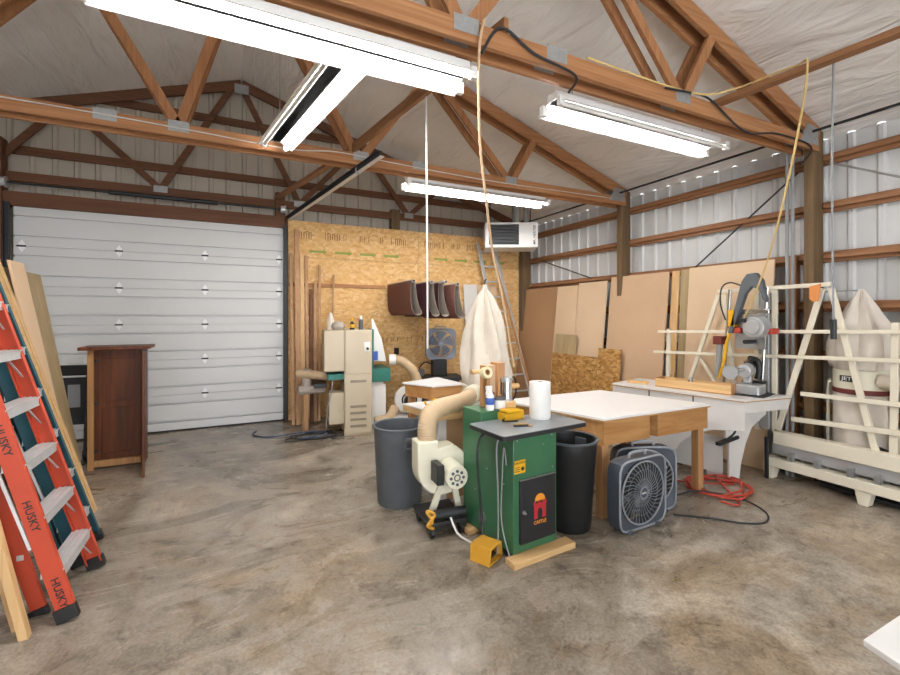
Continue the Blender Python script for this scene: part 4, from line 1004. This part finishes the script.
m = MB(); bar('rail', (PX, 2.36, .90), (PX, YE, .93), .04)
bar('rail', (PX, 2.44, .635), (PX, YE, .70), .045)
bar('top_rail', (PX+.02, 3.25, 1.92), (PX+.02, 2.17, 1.935), .04)
bar('leg', (PX+.035, 2.60, .42), (PX+.035, 2.20, 1.93), .05)
bar('leg', (PX+.035, 1.80, .44), (PX+.035, 2.13, 1.93), .05)
bar('upright', (PX+.035, 1.745, .44), (PX+.035, 1.73, 1.58), .05)
bar('leg', (PX+.035, 3.85, .02), (PX+.035, 3.20, 1.91), .045)
bar('leg', (PX+.035, 3.02, .9), (PX+.035, 3.14, 1.91), .045)
bar('upright', (PX+.035, 3.93, .02), (PX+.035, 3.90, 1.47), .05)
bar('brace', (PX+.055, 3.46, 1.19), (PX+.055, 3.25, .88), .03)
bar('upright', (PX+.035, 2.83, .42), (PX+.035, 2.83, 1.92), .05)
bar('upright', (PX+.035, 2.66, .42), (PX+.035, 2.66, 1.92), .05)
m = MB(); m.box(PX+.0, PX+.05, 2.70, 2.79, .45, 1.88); part('slide_plate', m, SILV, ps, .003, True)
m = MB(); m.prism([(2.18, 1.97), (2.27, 1.95), (2.27, 1.83), (2.24, 1.80), (2.20, 1.81)], YZ, PX-.045, PX-.025); part('guide_flap', m, RUST, ps, .004, True)
mark_ = len(ps.children)
for y, yb_ in ((3.02, 3.09), (2.64, 2.69)):
    m = MB(); m.cyl((PX-.055, yb_, .88), (PX-.045, y, 1.96), .018, n=16); part('guide_column', m, CHROME, ps, 0, True)
m = MB(); m.box(PX-.15, PX-.115, 2.60, 2.90, 1.32, 1.68); part('carriage_plate', m, STEEL, ps, .006, True)
m = MB(); m.cyl((PX-.30, 2.74, 1.52), (PX-.15, 2.74, 1.52), .105, n=26); m.cyl((PX-.32, 2.74, 1.52), (PX-.30, 2.74, 1.52), .07, n=22); part('saw_head', m, SILV, ps, .008, True)
m = MB(); m.cyl((PX-.33, 2.72, 1.62), (PX-.20, 2.72, 1.62), .022, n=12); m.cyl((PX-.33, 2.70, 1.40), (PX-.16, 2.70, 1.40), .022, n=12); part('knob', m, DKMET, ps, 0, True)
for y in (2.555, 2.86):
    m = MB(); m.box(PX-.20, PX-.06, y-.035, y+.035, 1.48, 1.54); part('bearing_clamp', m, RED, ps, .006, True)
m = MB(); m.beam((PX-.14, 2.56, 1.71), (PX-.14, 2.90, 1.71), .05, .05); part('cross_head', m, CHROME, ps, .008, True)
m = MB(); m.prism([(2.94, 1.48), (2.90, 1.48), (2.76, 1.90), (2.70, 1.97), (2.62, 1.93), (2.60, 1.84), (2.56, 1.80), (2.58, 1.92), (2.60, 2.03), (2.66, 2.11), (2.75, 2.10), (2.80, 2.03)], YZ, PX-.22, PX-.16); part('counterweight_arm', m, GREYP, ps, .006, True)
m = MB(); m.box(PX-.22, PX-.14, 2.92, 2.99, 1.52, 1.70); part('switch_box', m, YEL, ps, .006, True)
m = MB(); m.tube([(PX-.18, 2.95, 1.55), (PX-.17, 3.03, 1.35), (PX-.18, 3.06, 1.12), (PX-.20, 3.10, .95)], .016, 8, 5); part('yellow_cable', m, YEL, ps, 0, True)
m = MB(); m.tube([(PX-.16, 3.0, 1.62), (PX-.14, 3.07, 1.80), (PX-.13, 3.06, 1.98), (PX-.13, 2.96, 2.03), (PX-.12, 2.80, 1.96)], .008, 6, 6); part('black_cable', m, CORDB, ps, 0, True)
for c_ in ps.children[mark_:]:
    for v_ in c_.data.vertices: v_.co.y -= .05 + (.05 if c_.name.split('.')[0] in ('carriage_plate', 'saw_head', 'knob') else 0); v_.co.z += .03 + (.06 if c_.name.startswith('counterweight') else 0)
m = MB(); m.box(PX-.2, PX-.1, 3.03, 3.12, 1.35, 1.44); part('dust_port', m, MAROON, ps, .006, True)
m = MB(); m.tube([(PX-.15, 3.07, 1.35), (PX-.16, 3.08, 1.15), (PX-.18, 3.08, .985)], .03, 10, 4); part('dust_hose', m, CORDG, ps, 0, True)

# ================================================================== RIGHT DUST COLLECTOR
rc = thing('dust_collector', 'dust collector with white cloth bags behind the panel saw', 'dust collector', (5.30, 2.0, 0))
m = bag_mesh([(.012, 1.92), (.03, 1.89), (.075, 1.80), (.125, 1.68), (.175, 1.56), (.205, 1.45), (.215, 1.30), (.215, 1.20), (.205, 1.17)], (0, 0, 0), seed=3, amp=.5); part('filter_bag', m, CANVASW, rc)
m = MB(); m.lathe([(.195, .98), (.205, .99), (.205, 1.16), (.195, 1.17)], n=32); part('body_ring', m, CREAM, rc)
m = MB(); m.lathe([(.208, .945), (.212, .95), (.212, .985), (.208, .99)], n=32); part('clamp_band', m, MAROON, rc)
m = bag_mesh([(.20, .97), (.205, .8), (.21, .6), (.205, .42), (.16, .36)], (0, 0, 0), seed=6, amp=.06); part('lower_bag', m, CANVASW, rc)
M_ = frame((0, 0, 0), (0, 1, 0), (0, 0, 1))
# name plate facing the room
a_ = rad(172); nx, ny = math.cos(a_), math.sin(a_)
m = MB(); c_ = Vector((nx*.207, ny*.207, 1.085)); tt = Vector((-ny, nx, 0))
m.beam(c_-tt*.055, c_+tt*.055, .006, .055); part('name_plate', m, BLACK, rc)
text('plate_lettering', 'JET', .045, WHITE, rc.children[-1], frame(c_+Vector((nx, ny, 0))*.0035, tt, (0, 0, 1)), sx=1.3)
m = MB(); m.tube([(-.10, -.18, 1.08), (-.14, -.34, 1.06), (-.13, -.6, 1.0), (-.10, -1.0, .94)], .065, 14, 8); part('inlet_duct', m, CANVAS, rc)
for y in (-.235, .235):
    m = MB(); m.tube([(-.05, y, .02), (-.05, y, .95), (-.05, y*.9, 1.02)], .014, 8, 4); part('stand_leg', m, CREAM, rc)
m = MB(); m.prism(rrect(-.2, .12, -.55, .26, .05), XY, .02, .05); part('base', m, BLACKM, rc)
m = MB(); m.cyl((-.05, -.33, .30), (-.05, -.33, .62), .09, n=24); m.lathe([(.095, .60), (.10, .62), (.08, .66), (.001, .67)], (-.05, -.33, 0), 24); part('motor', m, CREAM, rc)
m = MB(); m.cyl((-.05, -.33, .05), (-.05, -.33, .30), .11, n=24); part('fan_housing', m, BLACKM, rc)
m = MB(); m.tube([(-.04, .20, .30), (-.1, .05, .42), (-.12, -.10, .46), (-.1, -.28, .40)], .05, 12, 6); part('black_hose', m, BLACK, rc)
rod([(5.30, 2.03, 1.905), (5.30, 2.20, 1.91), (5.41, 2.33, 1.91)], .006, CORDG, 'thin cord tying the white dust bag to the wall post', 'cord', 'tie_cord', 4)

# ================================================================== CORDS ON THE FLOOR
def loops(cx0, cy0, rx, ry, turns, seed, z=.008, drift=(.0, .0)):
    rnd = random.Random(seed); P = []
    for i in range(int(turns*10)):
        a = 2*PI*i/10; k = 1+rnd.uniform(-.25, .25)
        P.append((cx0+drift[0]*i/10+rx*k*math.cos(a), cy0+drift[1]*i/10+ry*k*math.sin(a), z+.0022*(i/10)*4))
    return P
rod([(4.02, 3.05, .30), (3.98, 3.02, .12), (3.98, 3.0, .01)] + loops(4.18, 2.66, .26, .24, 4.2, 3) + [(4.0, 2.35, .012), (3.9, 2.45, .012)], .0095, RED, 'orange red air hose coiled on the floor beside the oak table', 'hose', 'air_hose', 5)
rod([(3.30, 2.47, .008), (3.50, 2.30, .008), (3.66, 2.12, .008), (3.84, 2.05, .008), (4.04, 2.16, .008), (4.10, 2.40, .02), (3.85, 2.62, .055), (3.62, 2.72, .008)], .007, CORDB, 'black fan cord looping across the floor by the orange hose', 'cord', 'power_cord')
rod(loops(.95, 6.25, .34, .17, 3.2, 9, drift=(.05, 0)) + [(1.2, 6.02, .02), (1.25, 6.0, .02)], .008, CORDB, 'black cord coiled on the floor before the beige sander', 'cord', 'power_cord', 5)
rod([(.30, 6.92, .008), (.25, 6.72, .008), (.45, 6.5, .008), (.9, 6.42, .04), (1.15, 6.30, .045), (1.10, 6.15, .045), (.8, 6.10, .04)], .009, CORDBL, 'blue cord lying across the black coil near the garage door', 'cord', 'power_cord')

# ================================================================== WOODEN CABINET (left)
cb = thing('wooden_cabinet', 'open dark wooden cabinet standing before the garage door', 'cabinet', (-1.40, 5.94, 0), 0)
W = .50
m = MB(); m.box(-.06, W+.07, -.10, .30, 1.30, 1.335); part('top', m, CABD, cb, .004)
m = MB(); m.box(0, .055, -.0, .28, .0, 1.30); part('side_panel', m, CABF, cb, .003)
m = MB(); m.box(W-.025, W, -.0, .28, 0, 1.30); part('side_panel', m, CABD, cb, .003)
m = MB(); m.box(.056, W-.026, -.0, .04, .03, .10); part('bottom_rail', m, CABF, cb, .003)
m = MB(); m.box(.056, W-.026, .10, .27, .0, .03); part('bottom', m, CABD, cb, .003)
m = MB(); m.box(.056, W-.026, .05, .065, .03, 1.30); part('door_panel', m, CABD, cb)
for z in (.10, .66, 1.20):
    m = MB(); m.box(.12, W-.085, .036, .0495, z, z+(.07 if z < 1 else .095)); part('door_rail', m, CABD, cb, .003)
for x in (.058, W-.085):
    m = MB(); m.box(x, x+.06, .036, .0495, .10, 1.295); part('door_stile', m, CABD, cb, .003)
for z in (.20, .72, 1.18):
    m = MB(); m.cyl((.075, .036, z), (.075, .012, z), .016, n=12); part('catch', m, DKMET, cb)
m = MB(); m.beam((W-.005, -.01, .65), (W+.075, -.50, .65), .022, 1.29, (0, 0, 1)); part('open_door', m, CABD, cb, .003)
# black folded truck behind it
hk = thing('hand_truck', 'folded black hand truck between leaning sheets and the cabinet', 'hand truck', (-1.66, 6.40, 0), rad(-10))
for x in (-.14, .14):
    m = MB(); m.tube([(x, 0, .1), (x, .03, .6), (x*1.05, .06, 1.05)], .018, 8, 4); part('frame_tube', m, BLACK, hk)
m = MB(); m.box(-.17, .17, .03, .09, .98, 1.10); part('handle', m, BLACK, hk, .015)
m = MB(); m.box(-.14, .14, .02, .05, .42, .96); part('deck', m, BLACKM, hk, .004)
m = MB(); m.box(-.03, .09, .008, .02, .62, .88); part('label_plate', m, CORDG, hk, .003)
for x in (-.17, .17):
    m = MB(); m.cyl((x-.02, 0, .09), (x+.02, 0, .09), .09, n=18); part('wheel', m, BLACK, hk)
m = MB(); m.box(-.2, .2, -.16, .02, .0, .012); part('toe_plate', m, BLACKM, hk)

# ================================================================== LEANING STOCK (left edge)
def lean(name, xb, xt, y0, y1, top, th, mat, label, cat, group=None, z0=0.0, zb=0.0):
    m = MB(); m.hull8([(xb-th, y0, z0), (xb, y0, z0), (xb, y1, z0), (xb-th, y1, z0), (xt-th, y0, top), (xt, y0, top), (xt, y1, top), (xt-th, y1, top)])
    return one(name, m, mat, label, cat, group, .002)
GS = 'sheets and boards leaning at the left edge'
lean('plywood_sheet', -1.355, -1.70, 4.80, 5.67, 2.07, .02, PLYO, 'grey brown plywood sheet reaching farthest back in the left stack', 'sheet', GS)
lean('plywood_sheet', -1.24, -1.623, 4.775, 5.05, 2.12, .02, MDFL, 'pinkish tan sheet in front of the grey brown one on the left', 'sheet', GS)
lean('plank', -1.05, -1.726, 4.70, 4.76, 2.29, .03, PINEZ, 'long pine plank leaning next to the pinkish tan sheet', 'plank', GS)
lean('plank', -1.05, -1.70, 4.60, 4.68, 2.20, .03, PINEX, 'second pine plank from the pinkish tan sheet', 'plank', GS)
lean('plank', -1.07, -1.50, 4.50, 4.57, 1.46, .028, PLYX, 'shorter cut off plank among the left leaning boards', 'plank', GS)
lean('plank', -1.06, -1.68, 4.36, 4.44, 2.15, .02, MELA, 'whitish board leaning behind the teal ladder', 'plank', GS)
lean('plank', -.945, -1.33, 2.99, 3.04, 1.95, .04, PINEZ, 'pale pine board at the lower left picture edge', 'plank', GS)
lean('plank', -1.005, -1.40, 3.09, 3.14, 1.95, .04, PLYX, 'brown board behind the orange ladder at the lower left', 'plank', GS)
lean('plank', -1.055, -1.33, 2.90, 2.94, 1.6, .03, DKX, 'dark board leaning leftmost at the lower picture edge', 'plank', GS)
# low timber rail the stock leans against
rk = thing('lumber_rack', 'timber post and rail rack behind the leaning boards on the left', 'rack', (-1.95, 4.2, 0))
for y in (2.75, 4.2, 5.5):
    m = MB(); m.box(-1.99, -1.90, y-.045, y+.045, 0, 1.75); part('post', m, POSTM, rk, .004, True)
for z in (.9, 1.68):
    m = MB(); m.box(-1.90, -1.86, 2.70, 5.56, z-.05, z+.05); part('rail', m, TY, rk, .003, True)

# ================================================================== STEP LADDERS
def step_ladder(label, x0, ya, yb_, lean_deg, Lr, rail_mat, nsteps, txt=None, taper=.07):
    t = thing('step_ladder', label, 'ladder', (x0, (ya+yb_)/2, 0), 0, 'folded step ladders on the left')
    dx, dz = -math.sin(rad(lean_deg)), math.cos(rad(lean_deg))
    dirv = Vector((dx, 0, dz)); nx_ = Vector((dz, 0, -dx))
    def P(s, l, off=0.0):   # s: 0 near side 1 far side, l along rail
        tp = taper*l/Lr; y = (ya+tp) if s == 0 else (yb_-tp)
        q = Vector((x0, y, 0)) + dirv*l + nx_*off; return q
    for s in (0, 1):
        m = MB(); sg = 1 if s == 0 else -1
        a, b = P(s, .05), P(s, Lr)
        m.beam(a, b, .008, .085, nx_)
        for o_ in (-.038, .038): m.beam(P(s, .05, o_)+Vector((0, sg*.014, 0)), P(s, Lr, o_)+Vector((0, sg*.014, 0)), .03, .008, nx_)
        fr_ = part('front_rail', m, rail_mat, t, .002, True)
        f = P(s, .0)
        m = MB(); m.beam(P(s, .012), P(s, .085), .04, .10, nx_); part('foot', m, BLACK, fr_, .004, True)
        if txt:
            for l in (.62, 1.05, 1.5, .17):
                q = P(s, l)+Vector((0, -.0046, 0))
                if s == 0: text('rail_lettering', '\u25b8 '*0+txt, .050, BLACKM, t, ROOT[t].inverted() @ frame(q+Vector((0, -.002, 0)), -(P(0, l+.1)-P(0, l-.1)), nx_), sx=1.1)
        # rear rails
        m = MB(); ry = .14
        a = P(s, .05, -.16)+Vector((0, sg*ry, 0)); b = P(s, Lr-.1, -.12)+Vector((0, sg*ry*.4, 0))
        m.beam(a, b, .008, .07, nx_); m.beam(a+nx_*.03+Vector((0, sg*.012, 0)), b+nx_*.03+Vector((0, sg*.012, 0)), .026, .008, nx_)
        part('rear_rail', m, rail_mat, t, .002, True)
        m = MB(); m.beam(a-dirv*.035, a+dirv*.03, .035, .085, nx_); part('rear_foot', m, BLACK, t, .004, True)
        # spreader
    for i in range(nsteps):
        l = .29+.305*i
        if l > Lr-.1: break
        a, b = P(0, l), P(1, l)
        m = MB(); R_ = Matrix.Rotation(0, 3, 'Z')
        m.box(a.x-.05, a.x+.045, a.y+.006, b.y-.006, a.z-.004, a.z+.004)
        m.box(a.x+.038, a.x+.045, a.y+.006, b.y-.006, a.z-.05, a.z); m.box(a.x-.05, a.x-.043, a.y+.006, b.y-.006, a.z-.03, a.z)
        for k in (-.025, 0, .025): m.box(a.x+k-.004, a.x+k+.004, a.y+.006, b.y-.006, a.z+.004, a.z+.007)
        part('step', m, ALU, t, .001, True)
        for s in (0, 1):
            sg = 1 if s == 0 else -1; q = P(s, l-.17); c_ = P(s, l)
            m = MB(); m.beam(q+Vector((0, sg*.01, 0)), Vector((c_.x, c_.y+sg*.13, c_.z-.01)), .012, .004); part('step_brace', m, ALU, t, 0, True)
        if i % 2 == 0:
            a2 = P(0, l+.1, -.15)+Vector((0, .12, 0)); b2 = P(1, l+.1, -.15)-Vector((0, .12, 0))
            m = MB(); m.beam(a2, b2, .03, .03); part('rear_brace', m, ALU, t, .002, True)
    m = MB(); a, b = P(0, Lr), P(1, Lr); m.box(a.x-.16, a.x+.07, a.y-.03, b.y+.03, a.z-.03, a.z+.05); part('top_cap', m, rail_mat, t, .008, True)
    m = MB(); q = P(0, .45, -.05)+Vector((0, .0, 0)); m.beam(q, P(0, 1.25, -.075), .012, .014, nx_); part('spreader_bar', m, ALU, t, 0, True)
    return t
step_ladder('orange fibreglass step ladder folded and leaning at the left', -.80, 3.075, 3.63, 15.5, 2.25, ORANGE, 7, 'HUSKY')
step_ladder('teal fibreglass step ladder leaning just behind the orange one', -.90, 3.70, 4.06, 16.5, 2.2, TEALD, 7, None, .03)

# white tabletop corner at the lower right edge
wc = thing('white_table', 'white tabletop corner at the lower right picture edge', 'table', (2.1, .35, 0))
m = MB(); m.prism([(1.60, .60), (2.6, .60), (2.6, -.2), (1.35, -.2)], XY, .73, .75); part('top', m, LAMW, wc, .003, True)
for x, y in ((1.68, .5), (2.5, .5), (1.5, -.1), (2.5, -.1)):
    m = MB(); m.box(x-.03, x+.03, y-.03, y+.03, 0, .73); part('leg', m, MELA, wc, .003, True)
